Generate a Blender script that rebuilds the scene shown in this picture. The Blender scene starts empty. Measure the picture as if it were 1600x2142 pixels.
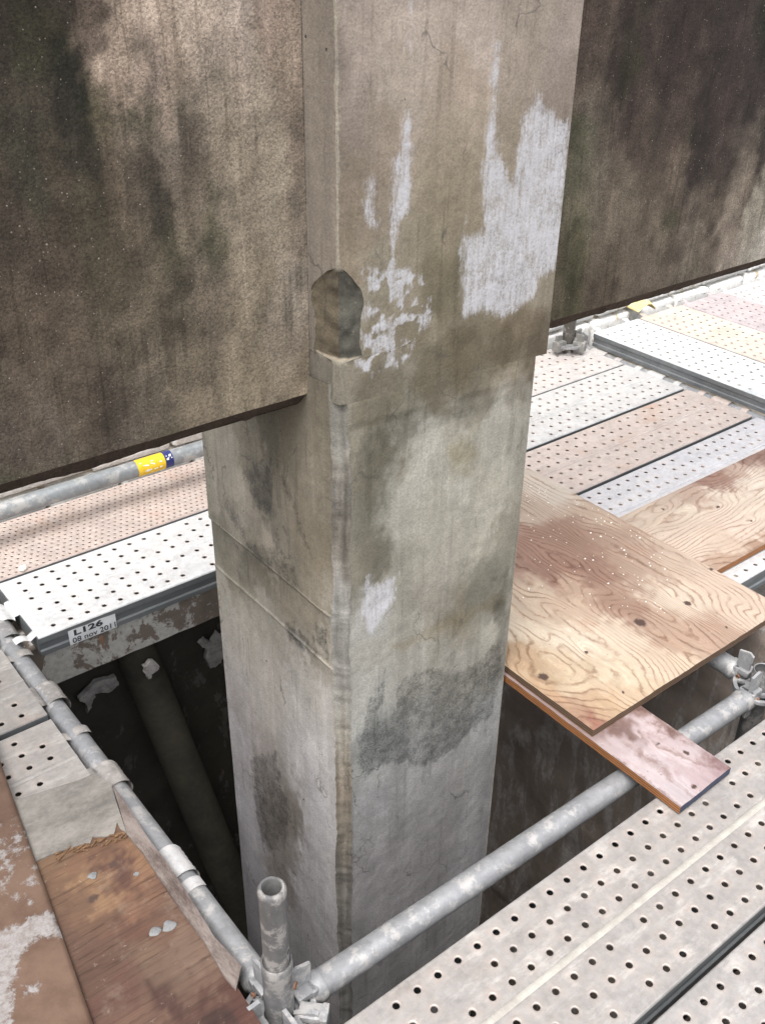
import bpy, bmesh, math, random
import numpy as np
from mathutils import Vector, Matrix

# ------------------------------------------------------------------ camera, sky, sun, exposure
U = 1.5                                   # metres per layout unit
SC = bpy.context.scene
COL = SC.collection
RC = np.array([[0.7865573957447746, -0.6173625326586458, 0.01381906178072991],
               [-0.3091914838021724, -0.41310268746883466, -0.8565902147177712],
               [0.5345353959686941, 0.6694846322921294, -0.515812211547248]])
FPX, CX, CY = 2076.74, 800.0, 1071.0
CAM = np.array([0.0, 0.0, U])
cd = bpy.data.cameras.new('camera'); cam = bpy.data.objects.new('camera', cd); COL.objects.link(cam)
cd.sensor_fit = 'VERTICAL'; cd.sensor_height = 36; cd.lens = FPX / 2142 * 36
cd.clip_start = 0.02; cd.clip_end = 2000
cam.matrix_world = Matrix(((RC[0, 0], -RC[1, 0], -RC[2, 0], 0), (RC[0, 1], -RC[1, 1], -RC[2, 1], 0),
                           (RC[0, 2], -RC[1, 2], -RC[2, 2], U), (0, 0, 0, 1)))
SC.camera = cam
SC.render.resolution_x = 764; SC.render.resolution_y = 1024

SUN_EL, SUN_AZ = math.radians(64), math.radians(236)     # azimuth of the sun, clockwise from +Y
w = bpy.data.worlds.new('World'); SC.world = w; w.use_nodes = True
nt = w.node_tree; nt.nodes.clear()
sky = nt.nodes.new('ShaderNodeTexSky'); sky.sky_type = 'NISHITA'; sky.sun_disc = False
sky.sun_elevation = SUN_EL; sky.sun_rotation = SUN_AZ; sky.air_density = 1.0; sky.dust_density = 4.0; sky.ozone_density = 1.0
hs = nt.nodes.new('ShaderNodeHueSaturation'); hs.inputs['Saturation'].default_value = 0.22
bg = nt.nodes.new('ShaderNodeBackground'); bg.inputs['Strength'].default_value = 0.15
wo = nt.nodes.new('ShaderNodeOutputWorld')
nt.links.new(sky.outputs[0], hs.inputs['Color']); nt.links.new(hs.outputs[0], bg.inputs['Color']); nt.links.new(bg.outputs[0], wo.inputs[0])
sd = bpy.data.lights.new('sun', 'SUN'); sd.energy = 0.9; sd.angle = math.radians(40); sd.color = (1, 0.975, 0.95)
sun = bpy.data.objects.new('sun', sd); COL.objects.link(sun)
sdir = Vector((math.sin(SUN_AZ) * math.cos(SUN_EL), math.cos(SUN_AZ) * math.cos(SUN_EL), math.sin(SUN_EL)))
sun.rotation_euler = sdir.to_track_quat('Z', 'Y').to_euler()
sun.location = (0, 0, 8)
SC.view_settings.view_transform = 'Standard'; SC.view_settings.look = 'None'
SC.view_settings.gamma = 1; SC.view_settings.use_curve_mapping = False
SC.view_settings.exposure = 1.3

# ------------------------------------------------------------------ layout helpers: a traced point to a place on a plane (metres)
def ray(x, y): return RC.T @ np.array([(x - CX) / FPX, (y - CY) / FPX, 1.0])
def oz(x, y, z=0.0): d = ray(x, y); return CAM + d * ((z - U) / d[2])
def oy(x, y, Y): d = ray(x, y); return CAM + d * (Y / d[1])
def ox(x, y, X): d = ray(x, y); return CAM + d * (X / d[0])
rng = random.Random(7); nrng = np.random.default_rng(11)
_T = np.random.default_rng(3).random((256, 256))
def vnoise(x, y):
    xi = np.floor(x).astype(int); yi = np.floor(y).astype(int); fx = x - xi; fy = y - yi
    fx = fx * fx * fx * (fx * (fx * 6 - 15) + 10); fy = fy * fy * fy * (fy * (fy * 6 - 15) + 10)
    g = lambda a, b: _T[a & 255, b & 255]
    return (g(xi, yi) * (1 - fx) + g(xi + 1, yi) * fx) * (1 - fy) + (g(xi, yi + 1) * (1 - fx) + g(xi + 1, yi + 1) * fx) * fy
def fbm(x, y, o=4, s=0.0):
    r = 0; a = 1; t = 0
    for i in range(o):
        r = r + a * vnoise(x * 2 ** i + 17.3 * i + s, y * 2 ** i + 9.1 * i + s * 1.7); t += a; a *= 0.5
    return r / t
def lin(c):
    c = np.asarray(c, float) / 255.0
    return np.where(c <= 0.04045, c / 12.92, ((c + 0.055) / 1.055) ** 2.4)
def idw(u, v, pts, sv=0.6, soft=0.02, p=2.2, warp=0.07):
    """colour field through traced dirt and colour samples: pts = [(u, v, rgb linear)]"""
    w1 = fbm(u * 16, v * 11, 5, 21.0) - 0.5 + 0.7 * (fbm(u * 90, v * 60, 3, 5.0) - 0.5); w2 = fbm(u * 16, v * 11, 5, 43.0) - 0.5 + 0.7 * (fbm(u * 90, v * 60, 3, 9.0) - 0.5)
    u = u + warp * w1; v = v + warp * 1.8 * w2
    num = np.zeros(u.shape + (3,)); den = np.zeros(u.shape)
    for a, b, c in pts:
        d2 = (u - a) ** 2 + (sv * (v - b)) ** 2 + soft ** 2
        k = d2 ** (-p); num += k[..., None] * c; den += k
    return num / den[..., None]
def sdf(u, v, poly):
    """signed distance, positive inside"""
    P = np.asarray(poly, float); best = np.full(u.shape, 1e9); ins = np.zeros(u.shape, bool)
    for i in range(len(P)):
        a = P[i]; b = P[(i + 1) % len(P)]; e = b - a
        t = np.clip(((u - a[0]) * e[0] + (v - a[1]) * e[1]) / (e @ e + 1e-12), 0, 1)
        best = np.minimum(best, np.hypot(u - a[0] - t * e[0], v - a[1] - t * e[1]))
        c = ((a[1] > v) != (b[1] > v)) & (u < (b[0] - a[0]) * (v - a[1]) / (b[1] - a[1] + 1e-12) + a[0])
        ins ^= c
    return np.where(ins, best, -best)

# ------------------------------------------------------------------ object helpers
def mesh(name, verts, faces, attrs=None, smooth=False):
    me = bpy.data.meshes.new(name)
    me.from_pydata([tuple(map(float, v)) for v in verts], [], [tuple(map(int, f)) for f in faces]); me.update()
    for k, a in (attrs or {}).items():
        a = np.asarray(a, float)
        if a.ndim == 2:
            at = me.attributes.new(k, 'FLOAT_COLOR', 'POINT'); c = np.ones((len(a), 4)); c[:, :3] = a
            at.data.foreach_set('color', c.ravel())
        else:
            at = me.attributes.new(k, 'FLOAT', 'POINT'); at.data.foreach_set('value', a.ravel())
    if smooth: me.shade_smooth()
    return me
def link(name, me, mat=None, parent=None, tint=None, loc=None, rot=None):
    o = bpy.data.objects.new(name, me); COL.objects.link(o)
    if mat is not None and me is not None and not me.materials: me.materials.append(mat)
    if parent: o.parent = parent
    if tint: o.color = tint
    if loc is not None: o.location = loc
    if rot is not None: o.rotation_euler = rot
    return o
def thing(name, label, cat, loc=(0, 0, 0), group=None, rot=(0, 0, 0)):
    o = bpy.data.objects.new(name, None); COL.objects.link(o); o.empty_display_size = 0.05
    o.location = loc; o.rotation_euler = rot
    return tag(o, label, cat, group)
def tag(o, label, cat, group=None, kind=None):
    o['label'] = label; o['category'] = cat
    if group: o['group'] = group
    if kind: o['kind'] = kind
    return o
class B:
    """collects simple solids into one bmesh"""
    def __init__(s): s.bm = bmesh.new()
    def box(s, c, d, rot=None, bev=0.0):
        M = Matrix.Translation(c) @ (rot.to_4x4() if rot is not None else Matrix.Identity(4)) @ Matrix.Diagonal((d[0], d[1], d[2], 1))
        r = bmesh.ops.create_cube(s.bm, size=1, matrix=M)
        if bev:
            es = list({e for v in r['verts'] for e in v.link_edges})
            bmesh.ops.bevel(s.bm, geom=es, offset=bev, segments=2, affect='EDGES', profile=0.6)
        return s
    def lathe(s, prof, a, axis, n=28, cap=False):
        """prof = [(radius, distance along axis)]"""
        a = Vector(a); ax = Vector(axis).normalized(); q = ax.orthogonal().normalized(); p = ax.cross(q)
        rings = []
        for r, t in prof:
            rings.append([s.bm.verts.new(a + ax * t + (q * math.cos(2 * math.pi * k / n) + p * math.sin(2 * math.pi * k / n)) * r) for k in range(n)])
        for A, Bq in zip(rings, rings[1:]):
            for k in range(n): s.bm.faces.new((A[k], A[(k + 1) % n], Bq[(k + 1) % n], Bq[k]))
        if cap:
            s.bm.faces.new(rings[0][::-1]); s.bm.faces.new(rings[-1])
        return s
    def prism(s, poly, h, M=None):
        """polygon in local xy, extruded along z by h"""
        M = M or Matrix.Identity(4)
        lo = [s.bm.verts.new(M @ Vector((x, y, 0))) for x, y in poly]; hi = [s.bm.verts.new(M @ Vector((x, y, h))) for x, y in poly]
        n = len(poly)
        for k in range(n): s.bm.faces.new((lo[k], lo[(k + 1) % n], hi[(k + 1) % n], hi[k]))
        s.bm.faces.new(lo[::-1]); s.bm.faces.new(hi)
        return s
    def done(s, name, smooth=True, ang=35):
        bmesh.ops.recalc_face_normals(s.bm, faces=s.bm.faces)
        me = bpy.data.meshes.new(name); s.bm.to_mesh(me); s.bm.free()
        if smooth:
            me.shade_smooth(); me.set_sharp_from_angle(angle=math.radians(ang))
        return me
def grid_faces(nu, nv, off=0):
    i, j = np.meshgrid(np.arange(nu - 1), np.arange(nv - 1), indexing='ij')
    a = (i * nv + j).ravel() + off
    return np.stack([a, a + nv, a + nv + 1, a + 1], 1)

# ------------------------------------------------------------------ node helpers
class G:
    def __init__(s, name):
        s.m = bpy.data.materials.new(name); s.m.use_nodes = True; s.t = s.m.node_tree
        s.b = s.t.nodes['Principled BSDF']; s.out = s.t.nodes['Material Output']
    def set(s, sock, v):
        if isinstance(v, bpy.types.NodeSocket): s.t.links.new(v, sock)
        elif v is not None:
            if sock.type == 'RGBA' and len(v) == 3: v = (*v, 1)
            sock.default_value = v
    def n(s, typ, ins=None, **props):
        nd = s.t.nodes.new(typ)
        for k, v in props.items(): setattr(nd, k, v)
        for k, v in (ins or {}).items(): s.set(nd.inputs[k], v)
        return nd
    def math(s, op, a, b=None, c=None, clamp=False):
        nd = s.n('ShaderNodeMath', operation=op, use_clamp=clamp); s.set(nd.inputs[0], a)
        if b is not None: s.set(nd.inputs[1], b)
        if c is not None: s.set(nd.inputs[2], c)
        return nd.outputs[0]
    def mr(s, v, a, b, c=0.0, d=1.0, smooth=True):
        nd = s.n('ShaderNodeMapRange', interpolation_type='SMOOTHSTEP' if smooth else 'LINEAR')
        for i, x in enumerate((v, a, b, c, d)): s.set(nd.inputs[i], x)
        return nd.outputs[0]
    def mix(s, f, a, b, mode='MIX'):
        nd = s.n('ShaderNodeMix', data_type='RGBA', blend_type=mode); nd.clamp_factor = True
        s.set(nd.inputs[0], f); s.set(nd.inputs[6], a); s.set(nd.inputs[7], b); return nd.outputs[2]
    def co(s, out='Object', scale=(1, 1, 1), rot=(0, 0, 0)):
        tc = s.n('ShaderNodeTexCoord'); mp = s.n('ShaderNodeMapping', {'Vector': tc.outputs[out], 'Scale': scale, 'Rotation': rot})
        return mp.outputs[0]
    def pos(s, scale=(1, 1, 1), rot=(0, 0, 0)):
        g = s.n('ShaderNodeNewGeometry'); return s.n('ShaderNodeMapping', {'Vector': g.outputs['Position'], 'Scale': scale, 'Rotation': rot}).outputs[0]
    def noise(s, vec, scale, detail=4, rough=0.55, dist=0.0):
        return s.n('ShaderNodeTexNoise', {'Vector': vec, 'Scale': scale, 'Detail': detail, 'Roughness': rough, 'Distortion': dist}).outputs['Fac']
    def vor(s, vec, scale, feat='F1', out='Distance', rand=1.0):
        return s.n('ShaderNodeTexVoronoi', {'Vector': vec, 'Scale': scale, 'Randomness': rand}, feature=feat).outputs[out]
    def attr(s, name, out='Fac'): return s.n('ShaderNodeAttribute', attribute_name=name).outputs[out]
    def oinfo(s, out): return s.n('ShaderNodeObjectInfo').outputs[out]
    def bump(s, h, strength=0.4, dist=0.003, normal=None):
        nd = s.n('ShaderNodeBump', {'Height': h, 'Strength': strength, 'Distance': dist})
        if normal is not None: s.set(nd.inputs['Normal'], normal)
        return nd.outputs[0]
    def fin(s, col, rough=0.8, normal=None, metal=0.0, spec=None):
        s.set(s.b.inputs['Base Color'], col); s.set(s.b.inputs['Roughness'], rough); s.set(s.b.inputs['Metallic'], metal)
        if normal is not None: s.set(s.b.inputs['Normal'], normal)
        if spec is not None: s.set(s.b.inputs['Specular IOR Level'], spec)
        return s.m
def grey(g, v):
    return g.n('ShaderNodeCombineColor', {0: v, 1: v, 2: v}).outputs[0]

# ------------------------------------------------------------------ materials
def mat_concrete(name, grit=1.0, speck=0.6, smooth=False, runs=0.6):
    """colour from the traced dirt field 'col', lime wash from 'paint', wet/dark film from 'film'; grain on top"""
    g = G(name); P = g.pos()
    col = g.attr('col', 'Color')
    bw = g.n('ShaderNodeRGBToBW', {0: col}).outputs[0]
    col = g.mix(0.20 if smooth else 0.05, col, g.mix(1.0, grey(g, bw), (1.0, 0.99, 0.93), 'MULTIPLY'))
    mid = g.noise(P, 42, 5, 0.68); fine = g.noise(P, 230, 3, 0.75)
    cell = g.n('ShaderNodeSeparateColor', {0: g.vor(P, 420, out='Color')})
    v = g.math('ADD', g.math('MULTIPLY', g.math('SUBTRACT', mid, 0.5), (0.95 if smooth else 0.7) * grit), 1.0)
    v = g.math('ADD', v, g.math('MULTIPLY', g.math('SUBTRACT', fine, 0.5), 1.25 * grit))
    v = g.math('ADD', v, g.math('MULTIPLY', g.math('SUBTRACT', cell.outputs[0], 0.5), (0.6 if smooth else 1.0) * grit))
    col = g.mix(1.0, col, grey(g, g.math('MAXIMUM', v, 0.25)), 'MULTIPLY')
    run = g.noise(g.pos((1, 1, 0.045)), 62, 4, 0.62, 0.3)
    gate = g.noise(P, 7, 3, 0.6)
    col = g.mix(g.math('MULTIPLY', g.mr(run, 0.555, 0.60), g.mr(gate, 0.42, 0.58, 0.0, runs)), col, g.mix(1.0, col, (0.55, 0.54, 0.52), 'MULTIPLY'))
    col = g.mix(g.math('MULTIPLY', g.mr(run, 0.425, 0.39), g.mr(gate, 0.60, 0.44, 0.0, runs * 0.8)), col, g.mix(1.0, col, (1.35, 1.34, 1.36), 'MULTIPLY'))
    if smooth:
        wp = g.n('ShaderNodeVectorMath', {0: P, 1: g.n('ShaderNodeVectorMath', {0: g.n('ShaderNodeTexNoise', {'Vector': P, 'Scale': 14.0, 'Detail': 4.0}).outputs['Color'], 'Scale': 0.10}, operation='SCALE').outputs[0]}, operation='ADD').outputs[0]
        ck = g.vor(g.n('ShaderNodeMapping', {'Vector': wp, 'Scale': (1, 1, 0.4)}).outputs[0], 7.5, 'DISTANCE_TO_EDGE')
        col = g.mix(g.math('MULTIPLY', g.mr(ck, 0.012, 0.004), g.mr(gate, 0.52, 0.60, 0.0, 0.55)), col, (0.07, 0.065, 0.058))
    # dark film (oil, wet cement) with a ragged, wiped edge
    film = g.math('ADD', g.attr('film'), g.math('MULTIPLY', g.math('SUBTRACT', g.noise(g.pos((1, 1, 0.55)), 26, 6, 0.78), 0.5), 0.11))
    fm = g.mr(film, -0.004, 0.011)
    fk = g.math('MULTIPLY', fm, g.mr(g.math('ADD', g.math('MULTIPLY', fine, 0.5), g.math('MULTIPLY', mid, 0.5)), 0.40, 0.58, 1.0, 0.40))
    col = g.mix(fk, col, g.mix(1.0, col, (0.43, 0.44, 0.45), 'MULTIPLY'))
    # lime wash, brushed on downwards
    brush = g.noise(g.pos((1, 1, 0.10)), 150, 4, 0.75)
    rag = g.math('ADD', g.math('MULTIPLY', g.math('SUBTRACT', g.noise(g.pos((1, 1, 0.5)), 55, 6, 0.8), 0.5), 0.055), g.math('MULTIPLY', g.math('SUBTRACT', brush, 0.5), 0.022))
    pn = g.math('ADD', g.attr('paint'), rag)
    pm = g.mr(pn, -0.005, 0.010)
    thin = g.math('MULTIPLY', pm, g.mr(g.math('ADD', g.math('MULTIPLY', brush, 0.35), g.math('ADD', g.math('MULTIPLY', fine, 0.3), g.math('MULTIPLY', mid, 0.35))), 0.36, 0.58, 0.25, 0.95))
    col = g.mix(thin, col, g.mix(fine, (0.37, 0.365, 0.38), (0.55, 0.545, 0.57)))
    # aggregate specks and pin holes
    vv = g.n('ShaderNodeTexVoronoi', {'Vector': P, 'Scale': 165, 'Randomness': 1.0}); cc = g.n('ShaderNodeSeparateColor', {0: vv.outputs['Color']})
    big = g.mr(cc.outputs[1], 0.0, 1.0, 0.14, 0.32)
    light = g.math('MULTIPLY', g.mr(cc.outputs[0], 0.66, 0.95), g.mr(g.math('ADD', vv.outputs['Distance'], g.math('MULTIPLY', g.math('SUBTRACT', fine, 0.5), 0.5)), big, g.math('MULTIPLY', big, 0.4)))
    col = g.mix(g.math('MULTIPLY', g.math('MULTIPLY', light, speck), g.attr('grit')), col, g.mix(cc.outputs[2], (0.20, 0.16, 0.13), (0.42, 0.37, 0.31)))
    pv = g.n('ShaderNodeTexVoronoi', {'Vector': P, 'Scale': 40, 'Randomness': 1.0}); pc = g.n('ShaderNodeSeparateColor', {0: pv.outputs['Color']})
    pr = g.mr(pc.outputs[0], 0.0, 1.0, 0.03, 0.13)
    pit = g.math('MULTIPLY', g.mr(pc.outputs[1], 0.84, 0.86), g.mr(g.math('ADD', pv.outputs['Distance'], g.math('MULTIPLY', g.math('SUBTRACT', fine, 0.5), 0.12)), pr, g.math('MULTIPLY', pr, 0.6)))
    col = g.mix(g.math('MULTIPLY', pit, 0.85), col, (0.03, 0.027, 0.024))
    h = g.math('ADD', g.math('MULTIPLY', mid, 0.9), g.math('MULTIPLY', fine, 0.8 * grit))
    h = g.math('SUBTRACT', h, g.math('MULTIPLY', pit, 1.8))
    h = g.math('ADD', h, g.math('MULTIPLY', light, 0.35 * speck))
    return g.fin(col, g.math('SUBTRACT', 0.92, g.math('MULTIPLY', fm, 0.25)), g.bump(h, 0.5 if not smooth else 0.32, 0.004), spec=0.3)
M_COL = mat_concrete('column_concrete', 0.46, 0.3, True, 0.38)
M_WALL = mat_concrete('weathered_concrete', 0.62, 0.75)

def mat_galv(name, rustiness=1.0, hole=True, rough=0.5, metal=0.25, world=False):
    """galvanised steel; object colour = tint, its alpha = rust amount"""
    g = G(name); P = g.pos() if world else g.pos()
    tint = g.oinfo('Color'); rust = g.oinfo('Alpha')
    n1 = g.noise(P, 14, 5, 0.6); n2 = g.noise(P, 60, 5, 0.7); n3 = g.noise(P, 330, 3, 0.6)
    sp = g.n('ShaderNodeSeparateColor', {0: g.vor(P, 130, out='Color')}).outputs[0]
    v = g.math('ADD', 0.36, g.math('MULTIPLY', n1, 0.60))
    v = g.math('ADD', v, g.math('MULTIPLY', n2, 0.66)); v = g.math('ADD', v, g.math('MULTIPLY', g.math('SUBTRACT', sp, 0.5), 0.10))
    v = g.math('ADD', v, g.math('MULTIPLY', g.math('SUBTRACT', n3, 0.5), 0.16))
    col = g.mix(1.0, tint, grey(g, v), 'MULTIPLY')
    # pale cement dust, wiped along the plank
    dust = g.mr(g.noise(g.co('Object', (0.35, 1, 1) if hole else (1, 1, 1)), 26, 6, 0.7), 0.50, 0.72 if hole else 0.62)
    col = g.mix(g.math('MULTIPLY', dust, 0.5 if hole else 0.42), col, (0.62, 0.58, 0.54))
    # dark scuffs
    sc = g.mr(g.noise(P, 33, 6, 0.75), 0.58 if not hole else 0.60, 0.68 if not hole else 0.72)
    col = g.mix(g.math('MULTIPLY', sc, 0.55), col, (0.20, 0.195, 0.19))
    # rust bloom, orange in blotches
    rb = g.math('MULTIPLY', g.mr(g.noise(P, 7.5, 6, 0.66, 0.6), 0.50, 0.78), rust)
    col = g.mix(g.math('MULTIPLY', rb, 0.9 * rustiness), col, g.mix(n2, (0.50, 0.27, 0.14), (0.50, 0.34, 0.27)))
    if hole:
        rim = g.math('MULTIPLY', g.attr('rim'), g.mr(n1, 0.3, 0.7, 0.25, 0.8))
        col = g.mix(rim, col, (0.52, 0.40, 0.33))
    h = g.math('ADD', g.math('MULTIPLY', n2, 0.6), g.math('MULTIPLY', n3, 0.25))
    return g.fin(col, g.math('ADD', rough - 0.1, g.math('MULTIPLY', n2, 0.25)), g.bump(h, 0.22, 0.002), metal, 0.4)
M_PLANK = mat_galv('galvanised_plank')
M_PIPE = mat_galv('galvanised_tube', 0.6, False, 0.45, 0.35)
M_CAST = mat_galv('cast_steel', 0.6, False, 0.5, 0.3)

def mat_ply(name, freq=1.0, line=0.75, gloss=0.7):
    """sheet plywood face; 'ring' = growth-ring field, 'col' = colour, 'knot' = knot mask"""
    g = G(name); P = g.pos()
    ring = g.math('ADD', g.attr('ring'), g.math('MULTIPLY', g.noise(P, 34, 5, 0.7), 0.9))
    s = g.math('SINE', g.math('MULTIPLY', ring, 6.2832 * freq))
    late = g.math('POWER', g.math('MULTIPLY', g.math('ADD', s, 1.0), 0.5), 5.0)
    fib = g.noise(g.n('ShaderNodeMapping', {'Vector': P, 'Scale': tuple(FIB[name])}).outputs[0], 60, 4, 0.7)
    mid = g.noise(P, 18, 5, 0.6)
    col = g.attr('col', 'Color')
    col = g.mix(1.0, col, grey(g, g.math('ADD', 0.52 if name != 'bare_wood' else 0.38, g.math('ADD', g.math('MULTIPLY', fib, 0.72 if name != 'bare_wood' else 0.95), g.math('MULTIPLY', mid, 0.28)))), 'MULTIPLY')
    fl = g.math('POWER', g.math('MULTIPLY', g.math('ADD', g.math('SINE', g.math('MULTIPLY', ring, 6.2832 * freq * 3.7)), 1.0), 0.5), 3.0)
    col = g.mix(g.math('MULTIPLY', fl, g.mr(fib, 0.35, 0.62, 0.0, 0.26)), col, g.mix(1.0, col, (0.52, 0.42, 0.36), 'MULTIPLY'))
    dark = g.mix(1.0, col, (0.48, 0.37, 0.32), 'MULTIPLY')
    col = g.mix(g.math('MULTIPLY', late, g.mr(mid, 0.34, 0.62, 0.15 * line, line)), col, dark)
    col = g.mix(g.mr(g.math('ADD', g.attr('knot'), g.math('MULTIPLY', g.math('SUBTRACT', g.noise(P, 130, 4, 0.7), 0.5), 0.9)), 0.40, 0.85), col, (0.06, 0.035, 0.026))
    # pale scuffs and grime specks
    col = g.mix(g.math('MULTIPLY', g.mr(g.noise(P, 46, 6, 0.8), 0.60, 0.74), 0.35), col, (0.60, 0.50, 0.40))
    if name == 'bare_wood':
        ckn = g.noise(g.pos((0.055, 1, 1)), 95, 4, 0.7, 0.4)
        col = g.mix(g.math('MULTIPLY', g.mr(ckn, 0.58, 0.66), 0.7), col, (0.035, 0.018, 0.010))
        col = g.mix(g.math('MULTIPLY', g.mr(g.noise(P, 13, 6, 0.75), 0.56, 0.70), 0.30), col, (0.19, 0.15, 0.115))
    sp = g.vor(P, 75); sc = g.n('ShaderNodeSeparateColor', {0: g.vor(P, 75, out='Color')}).outputs[0]
    col = g.mix(g.math('MULTIPLY', g.math('MULTIPLY', g.mr(sc, 0.90, 0.93), g.mr(sp, 0.16, 0.07)), 0.8), col, (0.10, 0.08, 0.065))
    h = g.math('ADD', g.math('MULTIPLY', late, -0.5), g.math('MULTIPLY', fib, 0.5))
    return g.fin(col, gloss, g.bump(h, 0.25, 0.0015), spec=0.35)
FIB = {'weathered_plywood': (1, 0.10, 1), 'weathered_plywood_cross': (0.10, 1, 1), 'bare_wood': (0.07, 1, 1)}
M_PLY = mat_ply('weathered_plywood', 1.0, 0.85); M_PLY2 = mat_ply('weathered_plywood_cross', 1.0, 0.8); M_BARE = mat_ply('bare_wood', 1.0, 0.4)

def mat_plain(name, c1, c2, scale=20, rough=0.8, bump=0.3, metal=0.0, dist=0.003, stretch=(1, 1, 1)):
    g = G(name); P = g.pos(stretch); a = g.noise(P, scale, 6, 0.65); b = g.noise(P, scale * 9, 4, 0.65)
    f = g.mr(g.math('ADD', g.math('MULTIPLY', a, 0.7), g.math('MULTIPLY', b, 0.3)), 0.32, 0.68)
    return g.fin(g.mix(f, c1, c2), rough, g.bump(g.math('ADD', a, g.math('MULTIPLY', b, 0.5)), bump, dist), metal)
def mat_plyedge(name, c1, c2, n=6.0, z0=0.0, t=0.018):
    """layered plies seen on the edge"""
    g = G(name); P = g.pos(); z = g.n('ShaderNodeSeparateXYZ', {0: P}).outputs[2]
    wob = g.math('MULTIPLY', g.noise(P, 30, 3), 0.0012)
    s = g.math('SINE', g.math('MULTIPLY', g.math('ADD', z, wob), 6.2832 * n / t / 2))
    f = g.mr(s, -0.5, 0.5)
    col = g.mix(f, c1, c2)
    col = g.mix(1.0, col, grey(g, g.math('ADD', 0.6, g.math('MULTIPLY', g.noise(g.pos((0.2, 0.2, 1)), 160, 4, 0.7), 0.8))), 'MULTIPLY')
    return g.fin(col, 0.75, g.bump(f, 0.4, 0.001))
M_EDGE = mat_plyedge('ply_edge', (0.10, 0.045, 0.02), (0.30, 0.115, 0.03))
M_EDGED = mat_plyedge('ply_edge_dark', (0.045, 0.028, 0.018), (0.13, 0.075, 0.04))
def mat_flake(name, base, paint, thr=0.5, scale=11, streak=(1, 1, 0.4), rot=(0, 0, 0), edge=0.02):
    """old paint flaking off; attribute-free, used on masonry"""
    g = G(name); P = g.pos(streak, rot)
    a = g.noise(P, scale, 7, 0.68, 0.5); b = g.noise(g.pos(), 70, 5, 0.7)
    m = g.mr(g.math('ADD', a, g.math('MULTIPLY', g.math('SUBTRACT', b, 0.5), 0.12)), thr - edge, thr + edge)
    bc = g.mix(g.noise(g.pos(), 24, 5, 0.7), tuple(x * 0.55 for x in base), tuple(x * 1.35 for x in base))
    pc = g.mix(g.mr(b, 0.35, 0.65), tuple(x * 0.78 for x in paint), paint)
    h = g.math('ADD', g.math('MULTIPLY', m, 0.6), g.math('MULTIPLY', b, 0.6))
    return g.fin(g.mix(m, bc, pc), 0.85, g.bump(h, 0.5, 0.003))
M_STONE = mat_flake('white_painted_stone', (0.55, 0.45, 0.33), (0.86, 0.85, 0.82), 0.37, 14, (1, 1, 0.5))
M_JOINT = mat_plain('stone_joint', (0.34, 0.27, 0.20), (0.60, 0.53, 0.43), 20, 0.9)
M_LEDGE = mat_flake('flaking_ledge_paint', (0.21, 0.17, 0.14), (0.56, 0.54, 0.50), 0.50, 9, (1, 1, 0.7))
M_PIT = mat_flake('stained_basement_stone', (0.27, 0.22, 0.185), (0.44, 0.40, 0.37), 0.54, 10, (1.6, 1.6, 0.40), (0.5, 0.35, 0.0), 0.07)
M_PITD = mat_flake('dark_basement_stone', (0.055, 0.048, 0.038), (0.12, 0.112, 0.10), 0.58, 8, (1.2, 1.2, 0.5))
M_SOIL = mat_plain('dark_soil', (0.03, 0.026, 0.022), (0.08, 0.07, 0.06), 3, 0.95, 0.6, 0, 0.02)
M_TARP = mat_plain('blue_tarpaulin', (0.01, 0.05, 0.26), (0.03, 0.11, 0.42), 12, 0.45)
M_RAIL = mat_plain('plank_side_steel', (0.13, 0.14, 0.145), (0.21, 0.22, 0.225), 9, 0.5, 0.15, 0.3, 0.002, (0.3, 1, 1))
M_WHITE = mat_plain('label_white', (0.62, 0.63, 0.64), (0.72, 0.73, 0.74), 30, 0.6, 0.05)
M_INK = mat_plain('label_ink', (0.025, 0.025, 0.03), (0.05, 0.05, 0.055), 60, 0.6, 0.05)
M_YEL = mat_plain('yellow_sticker', (0.72, 0.43, 0.01), (0.80, 0.52, 0.03), 40, 0.45, 0.05)
M_BLUE = mat_plain('blue_sticker', (0.012, 0.018, 0.10), (0.02, 0.03, 0.16), 40, 0.45, 0.05)
M_NAVY = mat_plain('navy_edge_paint', (0.016, 0.022, 0.045), (0.04, 0.05, 0.085), 30, 0.7, 0.2)
M_PALE = mat_plain('pale_print', (0.72, 0.72, 0.70), (0.82, 0.82, 0.8), 40, 0.6, 0.05)
M_SAND = mat_plain('sandy_rib', (0.29, 0.27, 0.24), (0.40, 0.375, 0.335), 30, 0.8, 0.3)
M_RUST = mat_plain('rust', (0.12, 0.06, 0.035), (0.26, 0.13, 0.075), 60, 0.85, 0.4)
M_CHIP = mat_plain('pale_chip', (0.72, 0.68, 0.60), (0.85, 0.82, 0.76), 60, 0.7, 0.3)
M_SPLASH = mat_plain('old_mortar', (0.22, 0.21, 0.20), (0.50, 0.48, 0.46), 45, 0.9, 0.7)
M_FOAM = mat_plain('yellow_foam', (0.66, 0.50, 0.20), (0.80, 0.68, 0.36), 30, 0.75, 0.3)
M_FOAMD = mat_plain('brown_card_inside', (0.30, 0.16, 0.07), (0.45, 0.28, 0.12), 30, 0.8, 0.3)
M_MORT = mat_plain('mortar', (0.12, 0.12, 0.12), (0.22, 0.22, 0.22), 40, 0.9, 0.6)
M_MOSS = mat_plain('mossy_drain_pipe', (0.026, 0.025, 0.020), (0.062, 0.055, 0.036), 7, 0.85, 0.3)

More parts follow.
